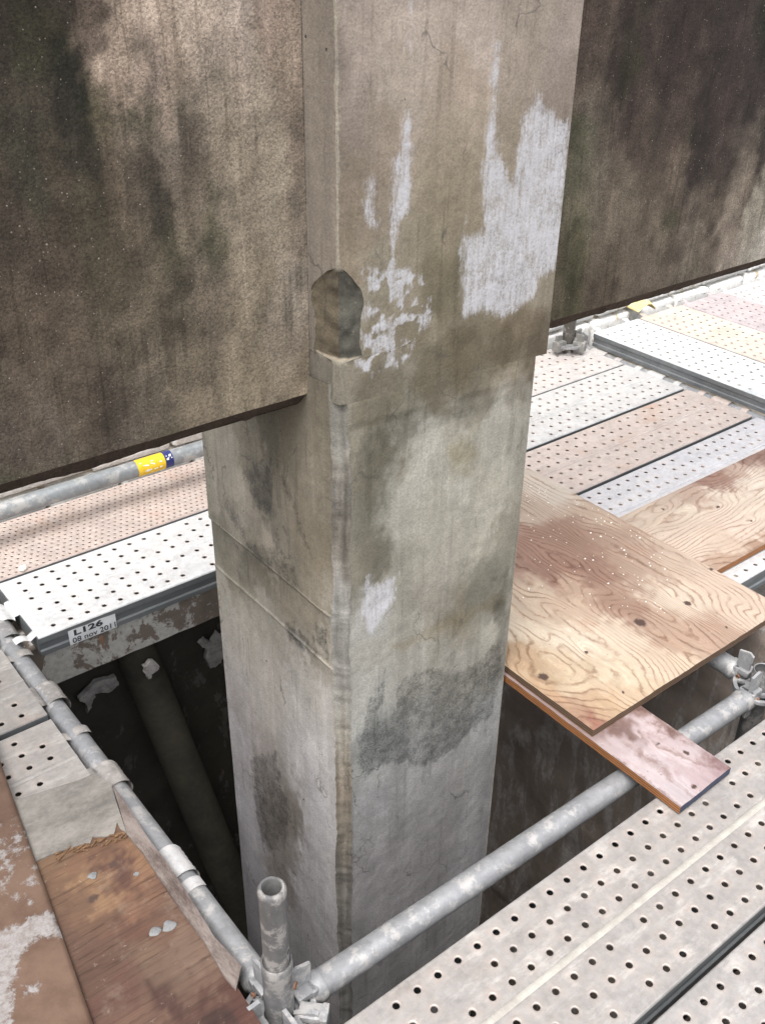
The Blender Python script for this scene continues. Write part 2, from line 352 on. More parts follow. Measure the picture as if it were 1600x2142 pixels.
# ================================================================== SETTING
# ground far below the deck, out to the horizon
GZ = -1.55 * U
def ground():
    n = 40; s = np.linspace(-1, 1, n); s = np.sign(s) * np.abs(s) ** 3 * 400
    X, Y = np.meshgrid(s + 1, s + 1, indexing='ij'); Z = GZ + 0.05 * (fbm(X * 3, Y * 3) - 0.5)
    o = link('ground', mesh('ground', np.stack([X, Y, Z], -1).reshape(-1, 3), grid_faces(n, n), smooth=True), M_SOIL); o['kind'] = 'structure'
ground()

# ------------------------------------------------------------------ concrete column and the two wall panels
YC = 0.785 * U                       # front face of the column
BX = oy(741, 1400, YC)[0]            # where the chamfer meets the front face
CH = 0.021 * U                       # chamfer leg
XL = BX - CH                         # left face
XR = oy(1055, 1400, YC)[0]           # right face, lower shaft
YB = ox(470, 1400, XL)[1]            # back face
XRU = oy(1143, 738, YC)[0]           # right face, upper part (overhangs)
ZU = 0.549 * U                       # where the upper part ends
YW = 0.838 * U                       # front face of the wall panels
ZW = 0.546 * U                       # bottom of the wall face
ZT = 1.16 * U                        # top of everything
KV, KH = 1.0, 0.57                  # reflectance of a traced tone: standing, lying surfaces
def P_front(x, y): p = oy(x, y, YC); return p[0], p[2]
def P_left(x, y): p = ox(x, y, XL); return p[1], p[2]
def P_wall(x, y): p = oy(x, y, YW); return p[0], p[2]
def ctl(fn, rows, k): return [(*fn(r[0], r[1]), lin(r[2:5]) * k) for r in rows]

FRONT_U = [(760,40,160,142,130),(860,40,168,150,138),(1000,40,168,150,138),(1100,60,156,140,126),(1190,60,150,134,124),(730,150,152,136,124),(850,170,162,146,132),(980,180,158,140,124),(1100,170,150,134,120),(1190,170,140,124,112),(740,300,140,124,112),(800,300,142,126,110),(920,300,152,136,118),(980,330,146,132,112),(1080,300,140,126,108),(740,420,134,118,102),(900,430,142,128,108),(950,420,136,122,102),(740,520,136,120,100),(900,520,134,122,102),(930,600,128,118,98),(780,600,140,130,112),(860,640,134,122,104),(930,680,126,114,94),(1080,690,120,106,86),(1000,700,124,112,92),(780,720,130,118,98),(780,800,132,122,106),(860,760,124,112,92),(960,740,116,104,84),(1060,720,112,98,78),(1130,660,118,104,86),(1120,720,108,94,76),(1140,620,140,128,110)]
FRONT_L = [(770,870,136,128,112),(830,850,130,122,106),(900,820,122,112,94),(1000,800,128,118,102),(1080,770,126,114,96),(860,890,140,134,120),(960,850,132,124,110),(1060,830,140,132,120),(800,950,122,114,96),(880,950,170,164,152),(960,920,166,160,146),(1040,880,156,150,138),(960,945,142,134,114),(780,1000,118,110,94),(860,1020,164,158,146),(950,1020,166,160,148),(1050,1000,158,152,138),(1080,930,148,142,130),(770,1100,118,112,98),(830,1080,158,152,140),(920,1100,154,148,134),(1000,1100,156,150,136),(1060,1100,136,128,114),(780,1180,124,116,100),(850,1180,148,142,128),(940,1180,154,146,134),(1040,1180,140,134,120),(900,1260,142,134,122),(1000,1240,130,124,110),(1050,1250,118,112,100),(780,1300,156,152,146),(860,1310,152,146,134),(960,1300,134,124,106),(1040,1310,150,144,132),(780,1380,152,146,136),(860,1390,154,148,138),(960,1380,146,140,130),(1030,1370,140,134,124),(780,1450,162,158,150),(790,1560,140,138,134),(850,1640,154,150,148),(960,1620,150,146,144),(1010,1560,150,148,146),(790,1700,154,150,150),(900,1700,150,146,146),(1000,1680,152,148,150),(790,1850,154,148,150),(900,1800,150,144,146),(980,1780,152,148,150),(780,1950,150,144,146),(880,1880,150,144,146)]
LEFT = [(430,950,148,140,124),(450,1000,154,144,130),(480,930,158,148,134),(520,920,134,124,108),(560,900,104,95,80),(600,930,110,100,84),(670,930,112,102,86),(440,1060,138,130,114),(500,1010,160,148,132),(520,1050,152,140,124),(560,1060,108,100,88),(545,1000,126,116,102),(600,1050,128,116,100),(670,1030,122,112,96),(500,1100,142,132,118),(560,1130,146,134,118),(640,1130,118,106,88),(680,1100,116,104,86),(450,1090,124,116,102),(470,1150,122,114,98),(520,1180,108,100,86),(560,1200,112,102,86),(620,1200,118,108,92),(600,1260,128,116,100),(660,1290,126,114,98),(480,1200,132,122,106),(480,1250,152,144,132),(560,1290,138,130,118),(640,1340,124,114,100),(680,1340,146,136,122),(490,1330,160,150,140),(560,1370,152,142,132),(640,1400,156,148,140),(500,1450,152,142,138),(560,1480,154,144,136),(620,1480,160,152,146),(680,1480,162,154,148),(500,1560,170,162,162),(560,1600,140,130,124),(630,1600,166,158,156),(680,1580,168,160,156),(510,1700,172,166,170),(570,1690,124,114,106),(612,1700,116,106,98),(660,1700,172,166,166),(530,1850,172,166,172),(590,1800,126,116,110),(650,1850,172,166,168),(600,1950,172,166,168)]  # darker points under the wall panel: run-off dirt and its shade painted together
CHAM = [(900,124,114,96),(950,130,122,106),(1000,140,124,104),(1060,108,96,80),(1120,98,84,66),(1180,128,112,92),(1250,152,144,132),(1330,130,122,108),(1400,136,126,112),(1480,140,130,112),(1560,146,126,96),(1650,146,118,82),(1750,138,118,88),(1850,112,100,86),(1950,120,108,96),(2100,130,122,112)]
WALL_L = [(15,15,62,50,45),(120,20,60,48,42),(200,15,95,78,70),(150,150,40,36,32),(175,260,43,40,34),(60,150,66,58,48),(60,330,66,62,50),(250,100,168,145,130),(300,40,170,148,136),(330,90,150,130,118),(400,30,172,152,140),(500,30,166,148,140),(480,110,152,134,124),(560,50,150,128,118),(620,60,140,122,112),(265,160,150,128,114),(310,140,112,94,88),(350,160,146,126,112),(370,200,130,114,102),(300,250,90,78,70),(380,260,88,78,72),(450,220,132,118,106),(540,180,142,128,116),(600,170,128,112,100),(230,300,88,74,62),(190,350,54,48,38),(120,420,70,60,48),(40,480,76,64,54),(200,480,70,62,48),(300,420,78,68,58),(327,420,56,50,42),(400,350,104,90,78),(480,340,128,114,100),(560,320,140,126,112),(620,320,124,108,98),(590,380,142,130,116),(250,420,90,76,62),(420,480,112,98,84),(520,470,128,114,100),(600,460,136,122,108),(630,480,122,108,98),(100,560,82,68,56),(220,580,74,64,50),(330,560,92,80,66),(430,600,112,98,84),(540,600,126,112,96),(620,600,142,130,120),(50,680,84,70,58),(160,700,86,72,60),(280,720,92,80,66),(400,720,106,93,78),(520,700,120,106,90),(610,700,136,122,108),(50,820,92,78,66),(150,830,92,78,66),(220,850,78,66,56),(300,830,100,88,76),(420,820,116,102,86),(520,780,122,108,90),(620,780,132,116,98),(30,930,88,76,68),(120,940,92,80,72),(250,900,100,88,78),(80,900,95,82,72),(435,525,80,72,62),(375,605,76,68,56)]
WALL_R = [(1240,40,78,60,54),(1240,150,82,66,58),(1230,280,92,80,70),(1220,420,102,88,76),(1200,560,82,68,56),(1200,640,74,60,48),(1320,60,58,44,40),(1330,180,66,50,46),(1320,300,72,56,50),(1300,420,94,80,68),(1290,540,84,70,58),(1270,610,76,62,50),(1420,100,54,40,38),(1420,250,66,50,46),(1400,380,86,70,60),(1380,480,90,76,64),(1360,560,82,68,58),(1520,50,50,38,36),(1520,200,56,42,40),(1500,350,64,50,46),(1480,450,84,70,60),(1450,530,96,82,72),(1590,150,52,40,40),(1590,330,58,46,42),(1595,420,128,116,104),(1580,450,136,124,112),(1560,490,134,122,110),(1590,500,142,132,126),(1560,515,130,118,110),(1600,460,142,130,120),(1530,530,120,104,96),(1560,410,96,80,70),(1460,300,50,38,36),(1545,440,112,96,86)]
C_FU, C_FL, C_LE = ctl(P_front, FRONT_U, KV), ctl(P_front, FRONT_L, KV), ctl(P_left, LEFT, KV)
C_FU, C_FL = C_FU + [c for c in C_FL if c[1] > ZU - 0.16], C_FL + [c for c in C_FU if c[1] < ZU + 0.12]
C_WL, C_WR = ctl(P_wall, WALL_L, KV), ctl(P_wall, WALL_R, KV)
def desat(c, k): c = np.asarray(c); return c * k + c.mean() * (1 - k)
C_CH = sorted([(P_front(741, r[0])[1], desat(lin(r[1:]) * KV, 0.5)) for r in CHAM], key=lambda t: t[0])

def zoomA(pts): return [P_front(700 + x / 1.778, y / 1.778) for x, y in pts]
def zoomB(pts, fn=P_front): return [fn(400 + x / 2.133, 850 + y / 2.133) for x, y in pts]
PAINT_U = [zoomA([(585,90),(612,160),(608,430),(612,560),(650,620),(660,670),(680,560),(700,430),(730,400),(755,335),(800,400),(820,440),(884,445),(870,600),(855,800),(830,1010),(760,1040),(740,1110),(660,1175),(620,1180),(540,1160),(480,1180),(465,1120),(470,910),(485,790),(495,880),(550,860),(548,650),(565,480),(580,400)]),
           zoomA([(250,460),(290,440),(290,640),(285,790),(245,840),(215,970),(205,930),(200,830),(215,570),(240,560)]),
           zoomA([(130,630),(148,680),(150,780),(170,830),(180,860),(110,840),(108,700)])]
PAINT_U2 = [zoomA([(110,1010),(210,950),(250,960),(340,1060),(360,1200),(300,1240),(280,1340),(220,1360),(150,1390),(80,1385),(85,1340),(110,1330),(95,1200),(130,1100)])]
PAINT_U3 = [zoomA([(270,0),(300,0),(292,300),(290,450),(262,460),(275,200)])]
PAINT_L = [zoomB([(790,760),(800,800),(840,790),(925,750),(910,850),(880,900),(850,960),(800,1015),(760,930),(770,850)])]
FILM_L = [zoomB([(865,1190),(830,1290),(790,1330),(770,1440),(745,1500),(750,1580),(790,1645),(850,1600),(1000,1610),(1130,1570),(1250,1450),(1360,1370),(1385,1180),(1385,1050),(1330,1060),(1290,1120),(1200,1190),(1120,1150),(1000,1180),(930,1230),(905,1330),(880,1400),(850,1380),(880,1280)])]
FILM_LEFT = [zoomB([(240,600),(380,650),(470,720),(490,800),(420,780),(300,700)], P_left), zoomB([(330,230),(370,220),(375,470),(330,500),(240,280),(270,250)], P_left),
             zoomB([(400,280),(470,400),(560,700),(530,640),(440,420)], P_left), zoomB([(420,960),(520,1030),(600,1120),(560,1130),(430,1030)], P_left),
             zoomB([(170,400),(240,560),(220,560),(160,450)], P_left), zoomB([(270,1560),(380,1540),(400,1680),(440,1800),(420,1950),(330,1990),(290,1800)], P_left), zoomB([(540,960),(600,1000),(600,1090),(550,1040)], P_left)]
def many(u, v, polys):
    r = np.full(u.shape, -0.2)
    for p in polys: r = np.maximum(r, sdf(u, v, p))
    return r
def stain(c, u, v, poly, k, soft=0.02, rag=0.05, tint=(1, 1, 1)):
    d = sdf(u, v, poly) + rag * (fbm(u * 24, v * 18, 5, 31.0) - 0.5) * 2
    m = np.clip(d / soft + 0.5, 0, 1)[..., None] * k
    return c * (1 - m * np.asarray(tint))
PXF = lambda pts: [P_front(x, y) for x, y in pts]
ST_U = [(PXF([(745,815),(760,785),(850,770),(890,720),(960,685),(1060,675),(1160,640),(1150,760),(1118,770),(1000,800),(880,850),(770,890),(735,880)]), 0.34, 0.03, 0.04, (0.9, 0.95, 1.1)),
        (PXF([(700,100),(730,110),(735,300),(745,520),(715,520)]), 0.16, 0.03, 0.03, (1, 1, 1)),
        (PXF([(640,-20),(700,-20),(720,200),(690,300),(660,200)]), 0.25, 0.05, 0.05, (0.9, 1, 1)),
        (PXF([(900,330),(1000,300),(1020,480),(960,620),(900,640),(890,450)]), 0.13, 0.03, 0.04, (0.9, 0.95, 1.2)),
        (PXF([(890,560),(960,540),(960,660),(920,700),(895,640)]), 0.20, 0.02, 0.04, (0.9, 0.95, 1.2))]
ST_L = [(PXF([(742,900),(780,900),(830,940),(830,1040),(815,1120),(835,1200),(760,1215),(742,1150)]), 0.26, 0.02, 0.03, (1, 0.98, 1.05)),
        (PXF([(790,900),(860,875),(1000,830),(1110,800),(1110,830),(1000,862),(880,905),(800,935)]), 0.24, 0.012, 0.03, (1, 1, 1)),
        (PXF([(930,930),(980,915),(1000,950),(960,975),(930,960)]), 0.20, 0.015, 0.02, (0.7, 0.9, 1.4)),
        (PXF([(1000,1180),(1060,1160),(1060,1260),(1010,1270),(960,1260)]), 0.22, 0.02, 0.03, (1, 1, 1.1)),
        (PXF([(830,1240),(1060,1200),(1065,1290),(900,1310)]), 0.10, 0.02, 0.03, (1, 1, 1)),
        (PXF([(820,1350),(900,1310),(1060,1240),(1060,1262),(930,1325),(840,1372)]), 0.16, 0.01, 0.02, (0.6, 0.9, 1.5)),
        (PXF([(1040,1260),(1064,1250),(1058,1420),(1035,1420)]), 0.30, 0.015, 0.02, (1, 1, 1))]
def streaks(u, v, amp, s=0.0, su=22, sv=2.2):
    return 1 + amp * (fbm(u * su, v * sv, 4, s) - 0.5) * 2

def disp(p, amp):
    """uneven surface: pushes along the diagonal so that edges stay closed"""
    n = fbm(p[:, 0] * 9 + p[:, 1] * 7, p[:, 2] * 8, 4, 2.0) - 0.5
    m = fbm(p[:, 0] * 60 + p[:, 1] * 50, p[:, 2] * 55, 3, 5.0) - 0.5
    d = amp * (n * 1.6 + m * 0.5)
    q = p.copy(); q[:, 0] += d * 0.7; q[:, 1] += d * 0.7
    return q

class Surf:
    def __init__(s): s.v = []; s.f = []; s.c = []; s.p = []; s.m = []; s.g = []; s.n = 0
    def add(s, P, col, paint=None, film=None, grit=None, flip=False):
        nu, nv = P.shape[:2]; k = nu * nv
        F = grid_faces(nu, nv, s.n); s.f.append(F[:, ::-1] if flip else F)
        s.v.append(P.reshape(-1, 3)); s.c.append(np.broadcast_to(col, P.shape).reshape(-1, 3))
        for L, a, d in ((s.p, paint, -0.2), (s.m, film, -0.2), (s.g, grit, 1.0)):
            L.append(np.full(k, d) if a is None else np.broadcast_to(a, (nu, nv)).reshape(-1))
        s.n += k
    def mesh(s, name, amp=0.0, tone=(1, 1, 1)):
        V = np.concatenate(s.v)
        if amp: V = disp(V, amp)
        return mesh(name, V, np.concatenate(s.f), {'col': np.clip(np.concatenate(s.c) * tone, 0.005, 0.9), 'paint': np.concatenate(s.p), 'film': np.concatenate(s.m), 'grit': np.concatenate(s.g)}, smooth=True)
def lay(a, b, step): return np.linspace(a, b, max(2, int(abs(b - a) / step) + 1))
def chcol(z):
    zs = np.array([t[0] for t in C_CH]); cs = np.array([t[1] for t in C_CH])
    return np.stack([np.interp(z, zs, cs[:, i]) for i in range(3)], -1)

def ztop(x): return U * (0.549 - 0.050 * (x / U - 0.567))      # the joint between shaft and upper part slopes a little
column = thing('concrete_column', 'square grey concrete column with chamfered corner, rising through the scaffold opening', 'column', ((XL + XR) / 2, (YC + YB) / 2, GZ))
def at_col(o): o.parent = column; o.matrix_parent_inverse = Matrix.Translation(-Vector(column.location)); return o
def lower_shaft():
    S = Surf(); st = 0.006; z0 = GZ - 0.05; zz = np.concatenate([lay(z0, -1.3, 0.08)[:-1], lay(-1.3, ZU + 0.03, st)])
    r1 = P_left(540, 1164)[1]; r2 = P_left(582, 1298)[1]
    zz = np.unique(np.concatenate([zz, np.arange(-0.008, 0.0085, 0.002) + r1, np.arange(-0.008, 0.0085, 0.002) + r2]))
    wob = lambda z, q: CH * (0.74 + 0.45 * (fbm(z * 6 + q, z * 0 + q, 4) - 0.5) + 0.22 * (fbm(z * 70 + q, z * 0 + q, 3) - 0.5))
    cfr, cle = wob(zz, 3.0), wob(zz, 8.0)
    zz3 = zz
    # front face
    T = np.linspace(0, 1, int((XR - XL) / st)); T, Bz = np.meshgrid(T, zz[zz < ZU - 0.003].tolist() + [ZU, ZU + 0.012], indexing='ij'); cf = np.append(cfr[zz < ZU - 0.003], [cfr[-1]] * 2)
    A = XL + cf[None] + (XR - XL - cf[None]) * T; over = np.zeros(A.shape); over[:, -1] = 1; Bz = Bz + (ztop(A) - ZU) * np.clip((Bz - ZU + 0.06) / 0.06, 0, 1)
    c = idw(A, Bz, C_FL, 0.55, 0.012); c = c * streaks(A, Bz, 0.14)[..., None] * (1 + 0.42 * (fbm(A * 17, Bz * 13, 5, 8) - 0.5))[..., None]
    for a_ in ST_L: c = stain(c, A, Bz, *a_)
    for a_ in ST_U[:1]: c = stain(c, A, Bz, *a_)
    # hairline seam where the formwork met, slanting up to the right
    yv = YC + 0.0025 * over
    za, zb = P_front(755, 885)[1], P_front(1110, 792)[1]
    zl = za + (zb - za) * (A - XL) / (XR - XL)
    yv = yv + 0.0015 * np.clip((zl - Bz) / 0.004, 0, 1)
    S.add(np.stack([A, yv, Bz], -1), c, many(A, Bz, PAINT_L), many(A, Bz, FILM_L), 0.5)
    # left face with two cast ridges
    T = np.linspace(0, 1, int((YB - YC) / st)); T, Bz = np.meshgrid(T, zz, indexing='ij'); A = YC + cle[None] + (YB - YC - cle[None]) * T
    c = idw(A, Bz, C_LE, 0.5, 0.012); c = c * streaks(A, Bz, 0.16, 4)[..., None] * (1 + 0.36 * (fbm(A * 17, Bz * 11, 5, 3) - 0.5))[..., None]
    xv = np.full(A.shape, XL)
    ym = P_left(600, 1215)[0]
    fade = np.clip((A - YC - cle[None]) / 0.01, 0, 1)
    xv = xv - fade * (0.0035 * np.exp(-((Bz - r1) / 0.0035) ** 2) + 0.0022 * np.exp(-((Bz - r2) / 0.0035) ** 2))
    edge = np.clip((A - YC - cle[None]) / 0.03, 0, 1)
    xv = xv - 0.005 * np.clip((Bz - r1) / 0.004, 0, 1) * edge
    brk = np.clip(3 * fbm(A * 14, Bz * 4, 3, 5) - 0.8, 0.15, 1)
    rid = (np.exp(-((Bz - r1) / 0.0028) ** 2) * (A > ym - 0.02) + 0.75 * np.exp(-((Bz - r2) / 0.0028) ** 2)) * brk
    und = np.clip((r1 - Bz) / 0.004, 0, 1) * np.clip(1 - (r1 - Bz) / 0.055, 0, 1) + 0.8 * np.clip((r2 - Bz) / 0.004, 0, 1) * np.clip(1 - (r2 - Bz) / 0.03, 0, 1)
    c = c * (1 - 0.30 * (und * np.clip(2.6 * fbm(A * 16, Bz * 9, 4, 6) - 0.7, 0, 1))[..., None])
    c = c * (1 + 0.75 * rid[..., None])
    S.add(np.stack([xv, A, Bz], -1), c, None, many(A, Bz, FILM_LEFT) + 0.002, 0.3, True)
    # chamfer
    t = np.linspace(0, 1, 8); A, Bz = np.meshgrid(t, zz3, indexing='ij')
    c = chcol(Bz + 0.16 * (fbm(A * 5, Bz * 9, 4, 2) - 0.5)) * (0.90 + 0.8 * (fbm(A * 7, Bz * 5, 5, 6) - 0.5) + 0.12 * (fbm(A * 5, Bz * 45, 4, 3) - 0.5))[..., None]
    bul = 0.0035 * (fbm(A * 3.5, Bz * 30, 5, 1) - 0.5) * np.sin(A * math.pi)
    S.add(np.stack([XL + cfr[None] * A + bul, YC + cle[None] * (1 - A) + bul, Bz], -1), c, None, None, 1.0)
    # right and back
    for (xa, ya, xb, yb) in ((XR, YC, XR, YB), (XR, YB, XL, YB)):
        t = np.linspace(0, 1, 24); z2 = lay(z0, ZU + 0.03, 0.03); A, Bz = np.meshgrid(t, z2, indexing='ij')
        S.add(np.stack([xa + (xb - xa) * A, ya + (yb - ya) * A, Bz], -1), lin((150, 144, 134)) * KV, None, None, 0.5)
    return at_col(link('shaft', S.mesh('shaft', 0.0035, (0.91, 0.935, 0.93)), M_COL))
lower_shaft()
XLU = 0.5655 * U
def upper_part():
    S = Surf(); st = 0.006
    zb = ZU; zc = P_front(741, 752)[1]; zt = P_front(741, 556)[1]
    z_all = np.concatenate([lay(zb, zc - 0.0005, st), [zc + 0.0005], lay(zc + 0.004, zt + 0.03, st), lay(zt + 0.036, ZT, st)])
    def cut(z):
        # broken corner: hollow between zc and zt
        s = np.clip((z - zc) / 0.0006, 0, 1) * np.clip((zt - z) / 0.045, 0, 1) ** 0.6
        wob = 1 + 0.34 * (fbm(z * 32, z * 0 + 3, 4) - 0.5)
        base_l = np.where(z < zc, 0.016, 0.002) + 0.010 * np.clip(fbm(z * 50, z * 0 + 1, 4) - 0.35, 0, 1); base_r = np.where(z < zc, 0.012, 0.002) + 0.008 * np.clip(fbm(z * 60, z * 0 + 7, 4) - 0.35, 0, 1)
        return base_l + s * 0.064 * wob, base_r + s * 0.040 * wob
    cl, cr = cut(z_all)
    n = int((XRU - XL) / st) + 1; t = np.linspace(0, 1, n)
    T, Z = np.meshgrid(t, z_all, indexing='ij'); A = XLU + cr[None] + (XRU - XLU - cr[None]) * T
    Z = Z + (ztop(A) - ZU) * np.clip(1 - (Z - ZU) / 0.06, 0, 1)
    c = idw(A, Z, C_FU, 0.55, 0.012); c = c * streaks(A, Z, 0.12, 1)[..., None] * (1 + 0.42 * (fbm(A * 16, Z * 13, 5, 9) - 0.5))[..., None]
    for a_ in ST_U: c = stain(c, A, Z, *a_)
    pa = many(A, Z, PAINT_U); pb = many(A, Z, PAINT_U2); pc = many(A, Z, PAINT_U3)
    br = 0.09 * (fbm(A * 62, Z * 75, 4, 12) - 0.50)
    paint = np.maximum(np.maximum(pa - 0.002, np.minimum(pb, br)), pc - 0.006)
    S.add(np.stack([A, np.full(A.shape, YC), Z], -1), c, paint, None, 0.6)
    # left strip between the corner and the wall panel, and on behind it
    YE = YB
    t = np.linspace(0, 1, int((YE - YC) / st) + 1); T, Z = np.meshgrid(t, z_all, indexing='ij'); A = YC + cl[None] + (YE - YC - cl[None]) * T
    kk = np.clip((Z - zc + 0.03 + 0.05 * (fbm(A * 30, Z * 30, 4, 2) - 0.5)) / 0.06, 0, 1)[..., None]
    base = lin((110, 103, 92)) * KV * (1 - kk) + lin((132, 119, 107)) * KV * kk
    c = base * streaks(A, Z, 0.22, 5, 40, 2.5)[..., None]
    S.add(np.stack([np.full(A.shape, XLU), A, Z], -1), c, None, None, 1.0, True)
    # the corner itself: two facets that meet in a blunt arris
    for half in (0, 1):
        t = np.linspace(0, 1, 8); T, Z = np.meshgrid(t, z_all, indexing='ij')
        mx = XLU + cr[None] * 0.20; my = YC + cl[None] * 0.17
        if half == 0:
            X_ = XLU + (mx - XLU) * T; Y_ = YC + cl[None] + (my - YC - cl[None]) * T
            cc = lin((98, 86, 68)) * KV
        else:
            X_ = mx + (XLU + cr[None] - mx) * T; Y_ = my + (YC - my) * T
            cc = lin((80, 77, 68)) * KV
        inside = ((Z > zc) & (Z < zt - 0.004))[..., None]
        plain = np.where((Z < zc)[..., None], lin((124, 116, 102)) * KV, lin((146, 135, 120)) * KV)
        led = (np.abs(Z - zc - 0.0005) < 0.0006)[..., None]
        cc = np.where(inside, cc, plain); cc = np.where(led, lin((146, 132, 114)) * KV, cc)
        cc = cc * (1 + 0.4 * (fbm(T * 4, Z * 40, 4, half) - 0.5))[..., None]
        w_ = 0.005 * (fbm(T * 9 + half * 9, Z * 210, 3, 8) - 0.5) * inside[..., 0] + 0.009 * (fbm((T + half) * 3.5, Z * 60, 4, 3) - 0.5) * np.sin((T + half) * math.pi / 2) ** 0.5 * inside[..., 0]
        S.add(np.stack([X_ + w_, Y_ + w_, Z], -1), cc, None, None, 1.0)
    for (xa, ya, xb, yb) in ((XRU, YC, XRU, YB), (XRU, YB, XLU, YB)):
        t = np.linspace(0, 1, 24); z2 = lay(float(ztop(XRU)), ZT, 0.03); A, Bz = np.meshgrid(t, z2, indexing='ij')
        S.add(np.stack([xa + (xb - xa) * A, ya + (yb - ya) * A, Bz], -1), lin((140, 128, 112)) * KV, None, None, 0.5)
    # underside and top
    for z in (0, 1):
        A, T = np.meshgrid(lay(XLU + 0.01, XRU, 0.03), lay(YC + 0.001, YB, 0.03), indexing='ij')
        S.add(np.stack([A, T, np.where(z, ZT, ztop(A))], -1), lin((130, 120, 104)) * KV, None, None, 0.5)
    return at_col(link('upper_part', S.mesh('upper_part', 0.0035, (0.90, 0.92, 0.91)), M_COL))
upper_part()

def wall_panel(x0, x1, ctlp, label, seed, tone=(0.93, 0.92, 0.86)):
    S = Surf(); st = 0.0065; th = 0.15 * U
    u = lay(x0, x1, st); z = lay(ZW, ZT, st); A, Z = np.meshgrid(u, z, indexing='ij')
    c = idw(A, Z, ctlp, 0.36, 0.014, 2.4, 0.05); c = c * 0.7 + c.mean(-1, keepdims=True) * np.array([1.05, 1.0, 0.88]) * 0.3
    c = c * (1 + 0.95 * (fbm(A * 30, Z * 26, 5, seed) - 0.5))[..., None] * streaks(A, Z, 0.13, seed)[..., None]
    lum = c.mean(-1, keepdims=True); g = np.clip((fbm(A * 7, Z * 5, 4, seed + 5) - 0.52) * 6, 0, 1)[..., None] * np.clip((0.16 - lum) * 8, 0, 1)
    c = c * (1 - g * np.array([0.30, 0.16, 0.36]))                  # algae
    c = c * np.clip(lum / 0.16, 0.2, 1) ** 0.15 * tone
    gr = np.clip(1.25 - lum[..., 0] * 3.2, 0.15, 1)
    S.add(np.stack([A, np.full(A.shape, YW), Z], -1), c, None, None, gr)
    # undercut drip edge, ragged; coloured darker for dirt and shade on its downward face
    n = len(u); jag = 0.008 * (fbm(u * 50, u * 0, 4, seed) - 0.5) + 0.012 * (fbm(u * 6, u * 0, 3, seed + 1) - 0.5)
    prof = [(0, 0), (0.004, -0.004), (0.022, -0.026), (0.030, -0.030)]
    A2 = np.stack([np.stack([u, YW + a + 0 * u, ZW + b + jag * min(1, i * 0.5)], -1) for i, (a, b) in enumerate(prof)], 1)
    S.add(A2, lin((70, 57, 48)) * KV * (1 + 0.5 * (fbm(A2[..., 0] * 40, A2[..., 2] * 60, 4, 3) - 0.5))[..., None], None, None, 0.6, True)
    A3 = np.stack([np.stack([u, YW + a + 0 * u, np.full(n, b)], -1) for a, b in ((0.030, ZW - 0.030), (th, ZW - 0.03), (th, ZT), (0, ZT))], 1)
    S.add(A3, lin((105, 92, 80)) * KV, None, None, 0.6, True)
    for x in (x0, x1):
        Q = np.array([[[x, YW, ZW], [x, YW, ZT]], [[x, YW + th, ZW - 0.03], [x, YW + th, ZT]]])
        S.add(Q, lin((105, 92, 80)) * KV, None, None, 0.6)
    o = link('concrete_wall_panel', S.mesh('concrete_wall_panel', 0.0035), M_WALL)
    return tag(o, label, 'wall', 'concrete wall panels beside the column')
wall_panel(-0.25, XLU - 0.0006, C_WL, 'mossy brown concrete wall panel left of the column, bottom edge dark and ragged', 1.0)
wall_panel(XRU + 0.0006, 2.95, C_WR, 'dark brown stained concrete wall panel right of the column', 7.0, (1.16, 1.20, 1.14))

# ------------------------------------------------------------------ painted stone wall behind the deck
def stone_wall():
    Y0 = 1.745 * U; x0, x1 = -0.1, 3.3 * U
    w_ = B().box(((x0 + x1) / 2, Y0 + 0.16, (GZ + 0.72) / 2), (x1 - x0, 0.30, 0.72 - GZ)).done('painted_stone_wall', False)
    wall = tag(link('painted_stone_wall', w_, M_JOINT), 'rough white painted stone wall behind the scaffold deck', 'wall')
    r = random.Random(5); z = -0.10; row = 0
    while z < 0.70:
        h = r.uniform(0.10, 0.17); x = x0 + r.uniform(-0.2, 0)
        while x < x1:
            wd = r.uniform(0.16, 0.36)
            if x + wd > x0 + 0.02:
                b = bmesh.new(); bmesh.ops.create_cube(b, size=1, matrix=Matrix.Diagonal((wd - 0.014, 0.06, h - 0.014, 1)))
                bmesh.ops.bevel(b, geom=list(b.edges), offset=0.014, segments=2, affect='EDGES', profile=0.6)
                for v in b.verts:
                    v.co += Vector((r.uniform(-1, 1), r.uniform(-1, 1), r.uniform(-1, 1))) * 0.005
                me = bpy.data.meshes.new('stone'); b.to_mesh(me); b.free(); me.shade_smooth()
                o = link('stone', me, M_STONE, wall, loc=(x + wd / 2, Y0 - 0.004 + r.uniform(-0.008, 0.010), z + h / 2))
            x += wd
        z += h; row += 1
stone_wall()

